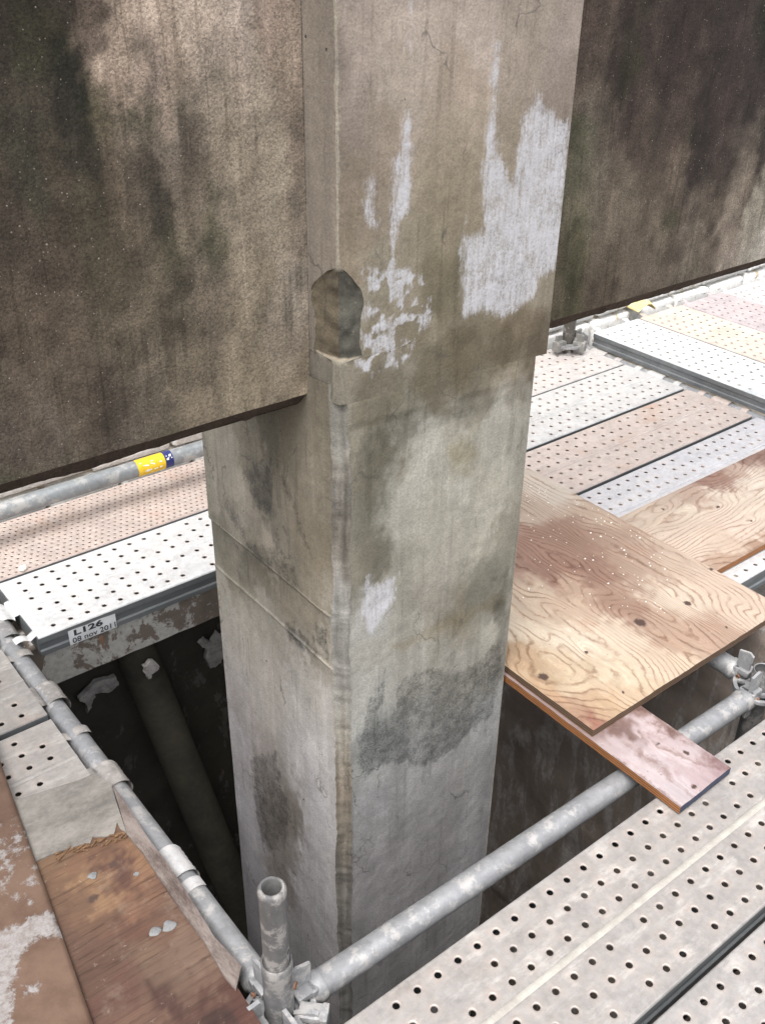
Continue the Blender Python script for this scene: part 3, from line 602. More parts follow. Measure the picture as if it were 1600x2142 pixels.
# ------------------------------------------------------------------ basement under the deck
def pit():
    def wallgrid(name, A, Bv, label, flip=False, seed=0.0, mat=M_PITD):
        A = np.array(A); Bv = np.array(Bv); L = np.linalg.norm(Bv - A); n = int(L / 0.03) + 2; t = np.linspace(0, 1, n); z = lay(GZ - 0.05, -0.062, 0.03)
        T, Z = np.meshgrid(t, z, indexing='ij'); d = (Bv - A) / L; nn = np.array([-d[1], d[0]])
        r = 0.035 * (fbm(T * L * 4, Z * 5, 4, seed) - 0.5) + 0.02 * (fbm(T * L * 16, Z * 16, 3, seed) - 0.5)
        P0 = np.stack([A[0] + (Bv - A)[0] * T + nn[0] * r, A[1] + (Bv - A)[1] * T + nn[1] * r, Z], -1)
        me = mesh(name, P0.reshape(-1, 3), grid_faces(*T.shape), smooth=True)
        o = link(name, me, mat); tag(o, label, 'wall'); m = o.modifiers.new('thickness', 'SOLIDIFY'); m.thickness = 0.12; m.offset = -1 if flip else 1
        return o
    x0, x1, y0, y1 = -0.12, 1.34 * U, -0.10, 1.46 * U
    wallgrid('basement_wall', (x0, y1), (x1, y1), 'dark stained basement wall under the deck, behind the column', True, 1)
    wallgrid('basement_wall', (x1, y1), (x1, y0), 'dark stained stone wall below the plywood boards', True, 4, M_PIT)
    wallgrid('basement_wall', (x1, y0), (x0, y0), 'unseen wall added under the nearest deck planks to keep the pit dark', True, 6)  # out of view, added to keep daylight out of the pit
    wallgrid('basement_wall', (x0, y0), (x0, y1), 'unseen wall added under the left deck planks to shut light out', True, 8)  # also unseen, closes the pit so that it stays dark
pit()
def ledge():
    YL = 1.345 * U; b = B(); x0, x1 = 0.20, 1.16 * U
    n = 60; xs = np.linspace(x0, x1, n); r = random.Random(2)
    jag = 0.004 * (fbm(xs * 30, xs * 0, 4) - 0.5)
    V = []; 
    for i, x in enumerate(xs):
        V += [(x, YL, -0.0575), (x, YL, -0.185 + jag[i]), (x, YL + 0.14, -0.185 + jag[i]), (x, YL + 0.14, -0.0575)]
    F = [(4*i+k, 4*i+(k+1)%4, 4*i+4+(k+1)%4, 4*i+4+k) for i in range(n-1) for k in range(4)] + [(0, 1, 2, 3), tuple(4*(n-1)+k for k in (3, 2, 1, 0))]
    tag(link('painted_ledge', mesh('painted_ledge', V, F), M_LEDGE), 'ledge with flaking white paint under the dated plank', 'ledge')
    # lumps of old white paint and mortar left on the wall under it
    for i, (poly, lab) in enumerate((([(164,1462),(200,1425),(240,1415),(248,1430),(235,1445),(200,1450),(192,1475),(185,1490),(178,1470)], 'long white mortar splash on dark basement wall, leftmost'),
                      ([(302,1395),(318,1380),(332,1390),(330,1400),(318,1408),(314,1420),(304,1412)], 'small white mortar splash stuck to the drain pipe, below the date label'),
                      ([(415,1348),(428,1335),(440,1345),(455,1322),(466,1330),(468,1375),(450,1395),(438,1398),(430,1372),(432,1356)], 'white mortar splash on dark basement wall, against the column edge'))):
        Yp = (1.435, 1.343, 1.435)[i] * U
        P0 = [oy(x, y, Yp) for x, y in poly]; c = np.mean(P0, 0); rr = random.Random(i); Q = []
        for k in range(len(P0)):
            for f in (0.0, 0.25, 0.5, 0.75):
                Q.append(P0[k] * (1 - f) + P0[(k + 1) % len(P0)] * f + np.array([rr.uniform(-1, 1), 0, rr.uniform(-1, 1)]) * 0.0032)
        P0 = Q
        bb = B(); M = Matrix(((1, 0, 0, c[0]), (0, 0, -1, c[1] + 0.012), (0, 1, 0, c[2]), (0, 0, 0, 1)))
        bb.prism([(p[0] - c[0], p[2] - c[2]) for p in P0], 0.016, M)
        tag(link('mortar_splash', bb.done('mortar_splash'), M_SPLASH), lab, 'mortar', 'white mortar splashes under the deck')
ledge()

# ------------------------------------------------------------------ scaffold planks
PW = 0.187 * U; PITCH = 0.0295 * U; RP = 0.028 * U; PD = 0.038 * U; HR = 0.0041 * U
_cache = {}
def perforated(L, W, rows, pitch, first, r, n, stagger=False, skip=0.0):
    """steel sheet with real punched holes; local x along, y across, top at z = 0"""
    key = (round(L, 3), round(W, 3), len(rows), n)
    if key in _cache: return _cache[key]
    V = []; F = []; RIM = []; e = 0.004
    def quad(x0, x1, y0, y1):
        b = len(V); V.extend([(x0, y0, 0), (x1, y0, 0), (x1, y1, 0), (x0, y1, 0)]); RIM.extend([0] * 4); F.append((b, b + 1, b + 2, b + 3))
    bands = []; rows = sorted(rows); h = min(b - a for a, b in zip(rows, rows[1:])) / 2
    for y in rows: bands.append((y - h, y + h, y))
    ycur = e
    for a, b_, y in bands:
        if a > ycur + 1e-6: quad(0, L, ycur, a)
        ycur = b_
    quad(0, L, ycur, W - e)
    rr = random.Random(1)
    for k, (a, b_, y) in enumerate(bands):
        off = first + (pitch / 2 if stagger and k % 2 else 0); nc = int((L - off - first * 0.6) / pitch) + 1
        xs = off - pitch / 2
        if xs > 0: quad(0, xs, a, b_)
        for i in range(nc):
            cx = off + i * pitch; x0, x1 = cx - pitch / 2, cx + pitch / 2
            if rr.random() < skip: quad(x0, x1, a, b_); continue
            base = [2 * math.pi * q / n for q in range(n)]
            cor = [math.atan2(sy * (b_ - a) / 2, sx * pitch / 2) % (2 * math.pi) for sx in (1, -1) for sy in (1, -1)]
            A = sorted(set([round(q, 6) for q in base + cor])); m = len(A); s0 = len(V)
            for q in A:
                c, s = math.cos(q), math.sin(q)
                t = min(pitch / 2 / abs(c) if abs(c) > 1e-6 else 9, (b_ - a) / 2 / abs(s) if abs(s) > 1e-6 else 9)
                V.append((cx + c * t, y + s * t, 0)); RIM.append(0)
            for rad, z, rim in ((r * 1.45, 0.0003, 0.3), (r * 1.04, -0.0007, 0.6), (r * 0.99, -0.0028, 0.0)):
                for q in A: V.append((cx + math.cos(q) * rad, y + math.sin(q) * rad, z)); RIM.append(rim)
            for ring in range(3):
                o0 = s0 + ring * m; o1 = o0 + m
                for q in range(m): F.append((o0 + q, o0 + (q + 1) % m, o1 + (q + 1) % m, o1 + q))
        xe = off + (nc - 0.5) * pitch
        if xe < L: quad(xe, L, a, b_)
    # rolled edges
    for y, sgn in ((e, -1), (W - e, 1)):
        pr = [(y, 0), (y + sgn * e * 0.6, -e * 0.25), (y + sgn * e, -e)]
        for (ya, za), (yb, zb) in zip(pr, pr[1:]):
            b = len(V); V.extend([(0, ya, za), (L, ya, za), (L, yb, zb), (0, yb, zb)]); RIM.extend([0] * 4); F.append((b, b + 1, b + 2, b + 3) if sgn > 0 else (b + 3, b + 2, b + 1, b))
    me = mesh('deck_plate', V, F, {'rim': RIM}); _cache[key] = me
    return me
def profile_x(pr, x0, x1, name):
    V = [(x, y, z) for x in (x0, x1) for y, z in pr]; n = len(pr)
    return mesh(name, V, [(i, i + 1, n + i + 1, n + i) for i in range(n - 1)])
def rail(L, W, side):
    k = ('rail', round(L, 3), round(W, 3), side)
    if k not in _cache:
        y = 0.0 if side == 0 else W; s = 1 if side == 0 else -1
        pr = [(y, -0.004), (y, -0.020), (y + s * 0.004, -0.024), (y + s * 0.004, -0.040), (y, -0.044), (y, -PD), (y + s * 0.012, -PD), (y + s * 0.012, -PD + 0.008)]
        _cache[k] = profile_x(pr, 0, L, 'side_rail'); 
    return _cache[k]
def rib(L, W):
    k = ('rib', round(L, 3))
    if k not in _cache:
        c = W / 2; _cache[k] = profile_x([(c - 0.0065, 0.0005), (c - 0.004, 0.0020), (c, 0.0026), (c + 0.004, 0.0020), (c + 0.0065, 0.0005)], 0, L, 'rib'); _cache[k].shade_smooth()
    return _cache[k]
def cap(W):
    if 'cap' not in _cache: _cache['cap'] = B().box((0.001, W / 2, -PD / 2 - 0.002), (0.003, W - 0.010, PD - 0.008)).done('end_cap', False)
    return _cache['cap']
PIPE_Z, PIPE_R = -0.030, 0.0245
def claw(w_, kind):
    """end hook that wraps over the tube beyond the plank end (local +x), tube centre at x = 0.033"""
    k = ('claw', kind)
    if k in _cache: return _cache[k]
    V = []; F = []; cx = 0.036; R0 = PIPE_R + 0.002; a0, a1 = (math.radians(178), math.radians(-25)) if kind == 'claw' else (math.radians(140), math.radians(35))
    n = 16; m = 13
    P = [(-0.012, -0.003), (0.0, -0.004)] + [(cx + math.cos(a0 + (a1 - a0) * i / n) * R0, PIPE_Z + math.sin(a0 + (a1 - a0) * i / n) * R0) for i in range(1 if kind == 'claw' else 0, n + 1)]
    if kind == 'claw': P[2] = (0.012, -0.006)
    rows_ = []
    for j in range(m):
        y = (j / (m - 1) - 0.5) * w_; bumpy = 0.0022 * (0.5 + 0.5 * math.cos(j * math.pi * 0.9)) if kind == 'claw' else 0
        for i, (x, z) in enumerate(P):
            d = math.hypot(x - cx, z - PIPE_Z) or 1; q = bumpy if i > 3 else 0
            V.append((x + (x - cx) / d * q, y, z + (z - PIPE_Z) / d * q))
    F = [(j * len(P) + i, (j + 1) * len(P) + i, (j + 1) * len(P) + i + 1, j * len(P) + i + 1) for j in range(m - 1) for i in range(len(P) - 1)]
    me = mesh('hook', V, F, smooth=True); _cache[k] = me
    return me
STD_ROWS = [0.019 * U + i * RP for i in range(3)] + [PW - 0.019 * U - i * RP for i in range(3)]
def plank(label, x0, x1, y0, tint, rust=0.15, z=0.0, along='x', fine=False, hooks=(), grp='perforated steel deck planks', first=0.022 * U, ribm=None, rot=0.0, railm=None):
    L = x1 - x0
    t = thing('scaffold_plank', label, 'plank', (x0, y0, z) if along == 'x' else (y0 + PW, x0, z), grp, (0, 0, rot if along == 'x' else math.pi / 2))
    tc = (*tint, rust)
    if fine:
        me = perforated(L, PW, [0.0085 * U + i * 0.0131 * U for i in range(14)], 0.0124 * U, 0.012 * U, 0.0024 * U, 8, True)
    else:
        me = perforated(L, PW, STD_ROWS, PITCH, first, HR, 14, False, 0.03)
    o = link('deck_plate', me, M_PLANK, t, tc)
    if not o.modifiers:
        pass
    for s in (0, 1): link('side_rail', rail(L, PW, s), railm or M_RAIL, t, tc)
    if not fine: link('rib', rib(L, PW), ribm or M_PLANK, t, tc)
    link('end_cap', cap(PW), M_RAIL, t, tc); link('end_cap', cap(PW), M_RAIL, t, tc, loc=(L - 0.003, 0, 0))
    for (end, y, w_, kind) in hooks:
        h = link('hook', claw(w_, kind), M_CAST, t, (*[q * 1.05 for q in tint], rust * 0.8))
        if end == 1: h.location = (L, y, 0)
        else: h.location = (0, y, 0); h.rotation_euler = (0, 0, math.pi)
    return t
def T_(r, g, b, k=0.83):  # default k brightens the far planks, standing for the stronger light there
    c = lin((r, g, b)) * k; return tuple(c * 0.6 + c.mean() * 0.4)
NEUT = T_(206, 203, 202)
HK = lambda e: ((e, 0.050, 0.026, 'tab'), (e, 0.150, 0.075, 'claw'), (e, 0.235, 0.026, 'tab'))
# nearest planks, along the front of the opening; first two tinted darker for weaker light
plank('perforated steel plank along the front edge of the opening, under the pink strip', 0.335 * U, 1.235 * U, 0.316 * U, T_(212, 202, 194, 0.47), 0.10, ribm=M_SAND)
plank('perforated steel plank at the bottom right corner of the picture', 0.335 * U, 1.235 * U, 0.117 * U, T_(212, 204, 198, 0.47), 0.05)
plank('unseen extra steel plank nearest the viewer, added to block light into the pit', 0.335 * U, 1.235 * U, -0.080 * U, NEUT, 0.1)  # unseen, added so that no light leaks in below the viewer
# left planks, hooked over the left tube
XE = 0.297 * U
HL = lambda *a: [(1, y, w_, k) for y, w_, k in a]
plank('steel plank end hooked on the left tube, beside the dated plank', -0.15, XE, 1.345 * U, T_(190, 188, 186, 0.46), 0.15, hooks=HL((0.055, 0.075, 'claw'), (0.15, 0.026, 'tab')), first=0.0185 * U + (0.0295 * U - (XE + 0.15 - 0.037 * U) % (0.0295 * U)))
FL = 0.0185 * U; LL = XE + 0.15; FL = (LL - 0.0185 * U) % PITCH
if FL < PITCH / 2: FL += PITCH
plank('steel plank end hooked on the left tube, between its two neighbours', -0.15, XE, 1.143 * U, T_(208, 197, 186, 0.48), 0.25, hooks=HL((0.072, 0.085, 'claw'), (0.240, 0.028, 'tab')), first=FL)
plank('steel plank end hooked on the left tube, partly under the torn plywood', -0.15, XE, 0.944 * U, T_(218, 206, 194, 0.50), 0.1, hooks=HL((0.060, 0.080, 'claw'), (0.215, 0.036, 'tab')), first=FL)
plank('steel plank hidden under the torn plywood board', -0.15, XE, 0.751 * U, NEUT, 0.2, hooks=HL((0.075, 0.085, 'claw'), (0.010, 0.030, 'tab')), first=FL)
# far row behind the column, left bay
LAB = plank('pale steel plank carrying a white date label on its dark side', 0.354 * U, 1.165 * U, 1.320 * U, T_(222, 222, 221), 0.06, first=0.033 * U, hooks=[(0, 0.028, 0.04, 'tab'), (0, 0.16, 0.075, 'claw')])
plank('pinkish rusty steel plank with many fine holes, behind the dated plank', 0.345 * U, 1.165 * U, 1.513 * U, T_(212, 186, 172), 0.55, z=0.002, fine=True)
# right bay
for y0, tint, rust, lab in ((1.513, T_(214, 204, 198), 0.25, 'pale steel plank against the stone wall, just right of the column'),
                            (1.320, T_(212, 210, 206), 0.12, 'grey steel plank right of the column, its far end stained brown'),
                            (1.123, T_(214, 190, 174), 0.75, 'orange pink rusty steel plank right of the column'),
                            (0.926, T_(206, 203, 206), 0.10, 'grey steel plank just behind the two plywood boards'),
                            (0.730, T_(210, 208, 208), 0.08, 'grey steel plank under the right hand plywood board')):
    plank(lab, 1.235 * U, 2.006 * U, y0 * U, tint, rust, hooks=HK(1))
# cross planks at the far right, lying on top
XS = [2.042, 2.236, 2.428, 2.620, 2.812]
for x0, tint, rust, lab in zip(XS, (T_(226, 232, 232), T_(228, 206, 184), T_(196, 178, 182), T_(212, 204, 204), T_(206, 200, 196)), (0.0, 0.45, 0.25, 0.12, 0.3),
                         ('clean pale grey cross plank with a dark side, nearest of the cross planks', 'peach coloured cross plank with the yellow scrap on it', 'purplish grey cross plank between the peach and the pale ones', 'pale pinkish cross plank at the right edge by the wall', 'farthest cross plank, tan, at the right picture edge')):
    plank(lab, 0.80 * U, 1.652 * U, x0 * U, tint, rust, z=0.035 * U, along='y', hooks=((1, 0.045, 0.030, 'tab'), (1, 0.225, 0.030, 'tab')), grp='cross planks at the far right', ribm=M_PLANK)

# date label with its print, on the side of the dated plank
def text_mesh(s, size, name, bold=0.0):
    c = bpy.data.curves.new(name, 'FONT'); c.body = s; c.size = size; c.offset = bold; c.extrude = 0.0002; c.resolution_u = 3
    o = bpy.data.objects.new('tmp', c); COL.objects.link(o)
    dg = bpy.context.evaluated_depsgraph_get(); me = bpy.data.meshes.new_from_object(o.evaluated_get(dg)); me.name = name
    bpy.data.objects.remove(o); return me
def label_on_plank():
    yl = 1.320 * U - 0.0016
    a = oy(146, 1340, yl); b = oy(244, 1302, yl); x0, x1 = a[0], b[0]
    wd = x1 - x0; zc = -0.0345; hh = 0.043
    loc = LAB.location
    n = 14; V = []; F = []
    for i in range(n):
        x = x0 + wd * i / (n - 1); r = 0.0008 * math.sin(i * 1.3)
        V += [(x, yl, zc + hh / 2 + 0.001 * math.sin(i * 0.9)), (x, yl - 0.0006 - r * 0.3, zc), (x, yl, zc - hh / 2)]
    F = [(3*i+k, 3*i+k+1, 3*i+4+k, 3*i+3+k) for i in range(n-1) for k in range(2)]
    me = mesh('date_label', V, F)
    o = link('date_label', me, M_WHITE, LAB); o.matrix_parent_inverse = Matrix.Translation(-loc); o['label'] = 'white label reading L126 08 nov 2011'
    R = Matrix.Rotation(math.pi / 2, 4, 'X')
    for s, size, dx, dz, bold, sx in (('L126', 0.0225, 0.10, 0.0035, 0.0008, 1.25), ('08 nov 2011', 0.0215, 0.055, -0.0175, 0.0002, 1.0)):
        me = text_mesh(s, size, 'print', bold)
        wtxt = max(v.co.x for v in me.vertices)
        k = (wd * (0.62 if s[0] == 'L' else 0.92)) / wtxt
        for v in me.vertices: v.co.x *= k
        me.transform(Matrix.Translation((x0 + wd * dx, yl - 0.0014, zc + dz)) @ R)
        t = link('print', me, M_INK, o); 
    p = oy(212, 1335, yl)
    bb = B().prism([(-0.004, 0.006), (0.003, 0.008), (0.005, 0.0), (0.002, -0.014), (0.001, -0.030), (-0.001, -0.030), (-0.002, -0.012), (-0.005, -0.002)], 0.0012, Matrix(((1, 0, 0, p[0]), (0, 0, -1, yl - 0.001), (0, 1, 0, p[2]), (0, 0, 0, 1))))
    r = link('rust_drip', bb.done('rust_drip', False), M_RUST, LAB); r.matrix_parent_inverse = Matrix.Translation(-loc)
label_on_plank()

# ------------------------------------------------------------------ tubes, posts, wedge heads
def tube(name, a, b, r, wall=0.0032, n=32, lumps=0.0):
    a = Vector(a); b = Vector(b); L = (b - a).length; k = max(2, int(L / 0.02)) if lumps else 2
    prof = [(r - wall, 0.001), (r, 0.0)] + [(r, L * i / (k - 1)) for i in range(1, k)] + [(r - wall, L - 0.001), (r - wall, 0.001)]
    m = B().lathe(prof, a, b - a, n)
    if lumps:
        for v in m.bm.verts:
            p = v.co; v.co += Vector((0, 0, 1)) * lumps * (float(fbm(np.array([p.x * 40]), np.array([p.y * 40 + p.z * 20]))[0]) - 0.5)
    return m.done(name)
GT = (*T_(196, 197, 200, 0.50), 0.0)
PX, PY = 0.320 * U, 0.5645 * U          # corner post
QX, QY = 1.203 * U, 0.560 * U           # post at the right of the opening
def wedge_head(end, d, parent):
    """cast head of a ledger: body, two jaws and the driven wedge; end = tube end, d = unit vector towards the post"""
    d = Vector(d); s = Vector((0, 0, 1)).cross(d); M = Matrix((d, s, (0, 0, 1))).transposed()
    e = Vector(end)
    b = B(); b.lathe([(0.019, -0.012), (0.0265, -0.008), (0.0275, 0.004), (0.021, 0.016)], e, d, 24, True)
    for z in (0.016, -0.017): b.box(e + d * 0.026 + Vector((0, 0, z)), (0.040, 0.036, 0.014), M, 0.003)
    b.box(e + d * 0.014, (0.014, 0.040, 0.046), M, 0.004)
    link('wedge_head', b.done('wedge_head'), M_CAST, parent, GT)
    b = B(); poly = [(-0.014, -0.055), (0.008, -0.055), (0.019, 0.066), (0.008, 0.073), (-0.018, 0.066)]
    W = Matrix.Translation(e + d * 0.026 - s * 0.003) @ Matrix((d, (0, 0, 1), -s)).transposed().to_4x4()
    b.prism(poly, 0.006, W)
    link('wedge', b.done('wedge', False), M_CAST, parent, (*T_(205, 206, 208, 0.46), 0.15))
    b = B().lathe([(0.0001, 0.0), (0.0045, 0.0008), (0.005, 0.004), (0.0045, 0.006)], e + d * 0.026 - s * 0.019 + Vector((0, 0, 0.005)), -s, 10, False)
    link('rivet', b.done('rivet'), M_RUST, parent)
def ledger(name, label, a, b, heads, lumps=0.002):
    t = thing(name, label, 'pipe', tuple((Vector(a) + Vector(b)) / 2), 'galvanised scaffold tubes')
    inv = Matrix.Translation(-t.location)
    link('tube', tube('tube', a, b, PIPE_R, lumps=lumps), M_PIPE, t, GT)
    d = (Vector(b) - Vector(a)).normalized()
    if heads[0]: wedge_head(a, -d, t)
    if heads[1]: wedge_head(b, d, t)
    for c in t.children: c.matrix_parent_inverse = inv
    return t
ZA = -0.024 * U
ledger('scaffold_tube', 'grey scaffold tube crossing in front of the column, pink strip lying on it', (PX + 0.075, PY + 0.004, ZA), (QX - 0.070, QY - 0.002, ZA), (1, 1))
ZB = PIPE_Z
ledger('scaffold_tube', 'left scaffold tube with plank hooks clawed over it', (PX + 0.002, PY + 0.075, ZB), (0.3135 * U, 1.50 * U, ZB), (1, 0))
ledger('scaffold_tube', 'scaffold tube under the far ends of the right planks', (2.030 * U, 0.72 * U, ZB), (2.030 * U, 1.66 * U, ZB), (0, 1))
ledger('scaffold_tube', 'scaffold tube hidden under the near ends of the right planks', (QX + 0.004, QY + 0.075, ZB), (QX + 0.004, 1.70 * U, ZB), (1, 0))
def rosette(z, x, y, parent):
    V = []; F = []; n = 48
    def ringz(r, zz): 
        b = len(V); V.extend([(x + math.cos(2 * math.pi * k / n) * r, y + math.sin(2 * math.pi * k / n) * r, zz) for k in range(n)]); return b
    b = B()
    for r0, r1 in ((0.0255, 0.034), (0.052, 0.061)):
        b.lathe([(r0, 0), (r1, 0), (r1, 0.009), (r0, 0.009), (r0, 0)], (x, y, z - 0.0045), (0, 0, 1), 32)
    for k in range(8):
        a = math.pi / 4 * k + math.pi / 8
        b.box((x + math.cos(a) * 0.043, y + math.sin(a) * 0.043, z), (0.022, 0.010, 0.0088), Matrix.Rotation(a, 3, 'Z'), 0.001)
    link('rosette', b.done('rosette'), M_CAST, parent, GT)
def post(label, x, y, top, collar_z):
    t = thing('scaffold_post', label, 'post', (x, y, GZ), 'scaffold posts'); inv = Matrix.Translation(-t.location)
    b = B()
    if top:
        b.lathe([(0.0145, -0.10), (0.0145, top - collar_z - 0.002), (0.0155, top - collar_z), (0.0185, top - collar_z), (0.0215, top - collar_z - 0.004), (0.0222, top - collar_z - 0.012), (0.0205, top - collar_z - 0.022), (0.0205, 0.0), (0.0205, -0.10)], (x, y, collar_z), (0, 0, 1), 36)
        link('spigot', b.done('spigot'), M_PIPE, t, (*T_(150, 148, 146, 0.50), 0.0))
        hole = B().lathe([(0.0001, 0), (0.0045, 0.0)], (x + 0.012, y - 0.0168, collar_z + 0.030), (0.58, -0.81, 0), 12).done('pin_hole', False)
        link('pin_hole', hole, M_INK, t)
    b = B().lathe([(0.0215, 0.0), (0.0240, 0.0015), (0.0250, 0.0), (0.0250, -0.028), (0.0242, -0.032), (0.0242, -(collar_z - GZ))], (x, y, collar_z), (0, 0, 1), 36)
    link('standard', b.done('standard'), M_PIPE, t, (*T_(165, 164, 163, 0.48), 0.0))
    rosette(-0.034, x, y, t)
    b = B().lathe([(0.0001, 0.0), (0.006, 0.001), (0.0065, 0.004)], (x + 0.016, y - 0.0215, collar_z - 0.052), (0.6, -0.8, 0), 10)
    link('rivet', b.done('rivet'), M_RUST, t)
    for c in t.children: c.matrix_parent_inverse = inv
    return t
PT = post('scaffold corner post with open spigot standing up in the foreground', PX, PY, 0.185 * U, 0.070 * U)
post('scaffold post at the right end of the front tube, cut by the picture edge', QX, QY, 0, 0.012 * U)
# spare wedge plates standing in the post's rosette
def loose_wedges(x, y, spec, par):
    inv = Matrix.Translation(-par.location)
    for a, r, tilt, hgt in spec:
        d = Vector((math.cos(a), math.sin(a), 0)); s = Vector((-math.sin(a), math.cos(a), 0)); e = Vector((x, y, -0.034)) + d * r
        W = Matrix.Translation(e - s * 0.003) @ Matrix((d, (0, 0, 1), -s)).transposed().to_4x4() @ Matrix.Rotation(tilt, 4, 'Z')
        b = B().prism([(-0.014, -0.06), (0.012, -0.06), (0.021, hgt - 0.006), (0.012, hgt), (-0.020, hgt)], 0.0075, W)
        o = link('wedge', b.done('wedge', False), M_CAST, par, (*T_(200, 202, 206, 0.46), 0.1)); o.matrix_parent_inverse = inv
        b = B(); M = Matrix((d, s, (0, 0, 1))).transposed()
        b.box(e + d * 0.004 + Vector((0, 0, 0.013)), (0.046, 0.030, 0.013), M, 0.003).box(e + d * 0.004 + Vector((0, 0, -0.014)), (0.046, 0.030, 0.013), M, 0.003)
        b.box(e + d * 0.024, (0.012, 0.034, 0.040), M, 0.003)
        o = link('wedge_head', b.done('wedge_head'), M_CAST, par, GT); o.matrix_parent_inverse = inv
loose_wedges(PX, PY, ((math.radians(-90), 0.047, 0.05, 0.050), (math.radians(180), 0.047, -0.1, 0.055), (math.radians(-45), 0.050, 0.25, 0.026)), PT)

# far tube with its coloured sticker
def far_tube():
    yf = 1.615 * U; p = oy(200, 1005, yf); q = oy(400, 947, yf); z = (p[2] + q[2]) / 2; r = PIPE_R
    t = thing('scaffold_tube', 'far scaffold tube with a yellow and blue sticker, under the left wall panel', 'pipe', (1.0, yf, z), 'galvanised scaffold tubes'); inv = Matrix.Translation(-t.location)
    link('tube', tube('tube', (-0.05, yf, z), (1.15 * U, yf, z), r), M_PIPE, t, (*T_(178, 186, 190, 0.55), 0.0))
    xs = [oy(x, y, yf)[0] for x, y in ((284, 985), (340, 965), (357, 960))]
    for n_, a, b_, m in (('sticker', xs[0], xs[1], M_YEL), ('sticker', xs[1] + 0.0006, xs[2], M_BLUE)):
        o = link(n_, B().lathe([(r + 0.0006, 0), (r + 0.0006, b_ - a)], (a, yf, z), (1, 0, 0), 36).done(n_), m, t)
        rr = random.Random(4 if m == M_YEL else 9); bb = B()
        for i in range(16 if m == M_YEL else 9):
            th = rr.choice((-0.1, 0.55, 0.9)) + rr.uniform(-0.08, 0.08); x = a + (b_ - a) * (0.12 + 0.76 * rr.random()); R = r + 0.0012
            bb.box((x, yf - math.cos(th) * R, z + math.sin(th) * R), (rr.uniform(0.003, 0.008), 0.0006, rr.uniform(0.002, 0.005)), Matrix.Rotation(-th, 3, 'X'))
        link('print', bb.done('print', False), M_PALE, o)
    for c in t.children: c.matrix_parent_inverse = inv
far_tube()
# far post by the cross planks
def far_post():
    p = oz(1185, 735, 0.0); x, y = p[0], min(p[1], 1.69 * U)
    t = thing('scaffold_post', 'dark scaffold post with wedges beside the cross planks, below the right wall', 'post', (x, y, GZ), 'scaffold posts'); inv = Matrix.Translation(-t.location)
    b = B().lathe([(0.021, 0.30), (0.024, 0.30), (0.024, GZ)], (x, y, 0), (0, 0, 1), 24)
    link('standard', b.done('standard'), M_PIPE, t, (*T_(120, 112, 100, 0.5), 0.1))
    rosette(0.035, x, y, t)
    for c in t.children: c.matrix_parent_inverse = inv
    loose = ((0.0, 0.05, 0.1, 0.05), (math.radians(180), 0.05, 0.1, 0.04), (math.radians(-70), 0.05, 0.0, 0.05))
    for a, r, tilt, hgt in loose:
        d = Vector((math.cos(a), math.sin(a), 0)); s = Vector((-math.sin(a), math.cos(a), 0)); e = Vector((x, y, 0.035)) + d * r
        W = Matrix.Translation(e - s * 0.003) @ Matrix((d, (0, 0, 1), -s)).transposed().to_4x4() @ Matrix.Rotation(tilt, 4, 'Z')
        o = link('wedge', B().prism([(-0.014, -0.03), (0.012, -0.03), (0.018, hgt), (-0.016, hgt)], 0.008, W).done('wedge', False), M_CAST, t, (*T_(160, 158, 150, 0.55), 0.1)); o.matrix_parent_inverse = inv
        o = link('wedge_head', B().box(e, (0.05, 0.034, 0.04), Matrix((d, s, (0, 0, 1))).transposed(), 0.005).done('wedge_head'), M_CAST, t, (*T_(170, 168, 160, 0.55), 0.1)); o.matrix_parent_inverse = inv
    q = oz(1251, 705, 0.03)
    o = link('yellow_tag', B().box(q, (0.012, 0.006, 0.03), None, 0.002).done('yellow_tag'), M_YEL, t); o.matrix_parent_inverse = inv
far_post()

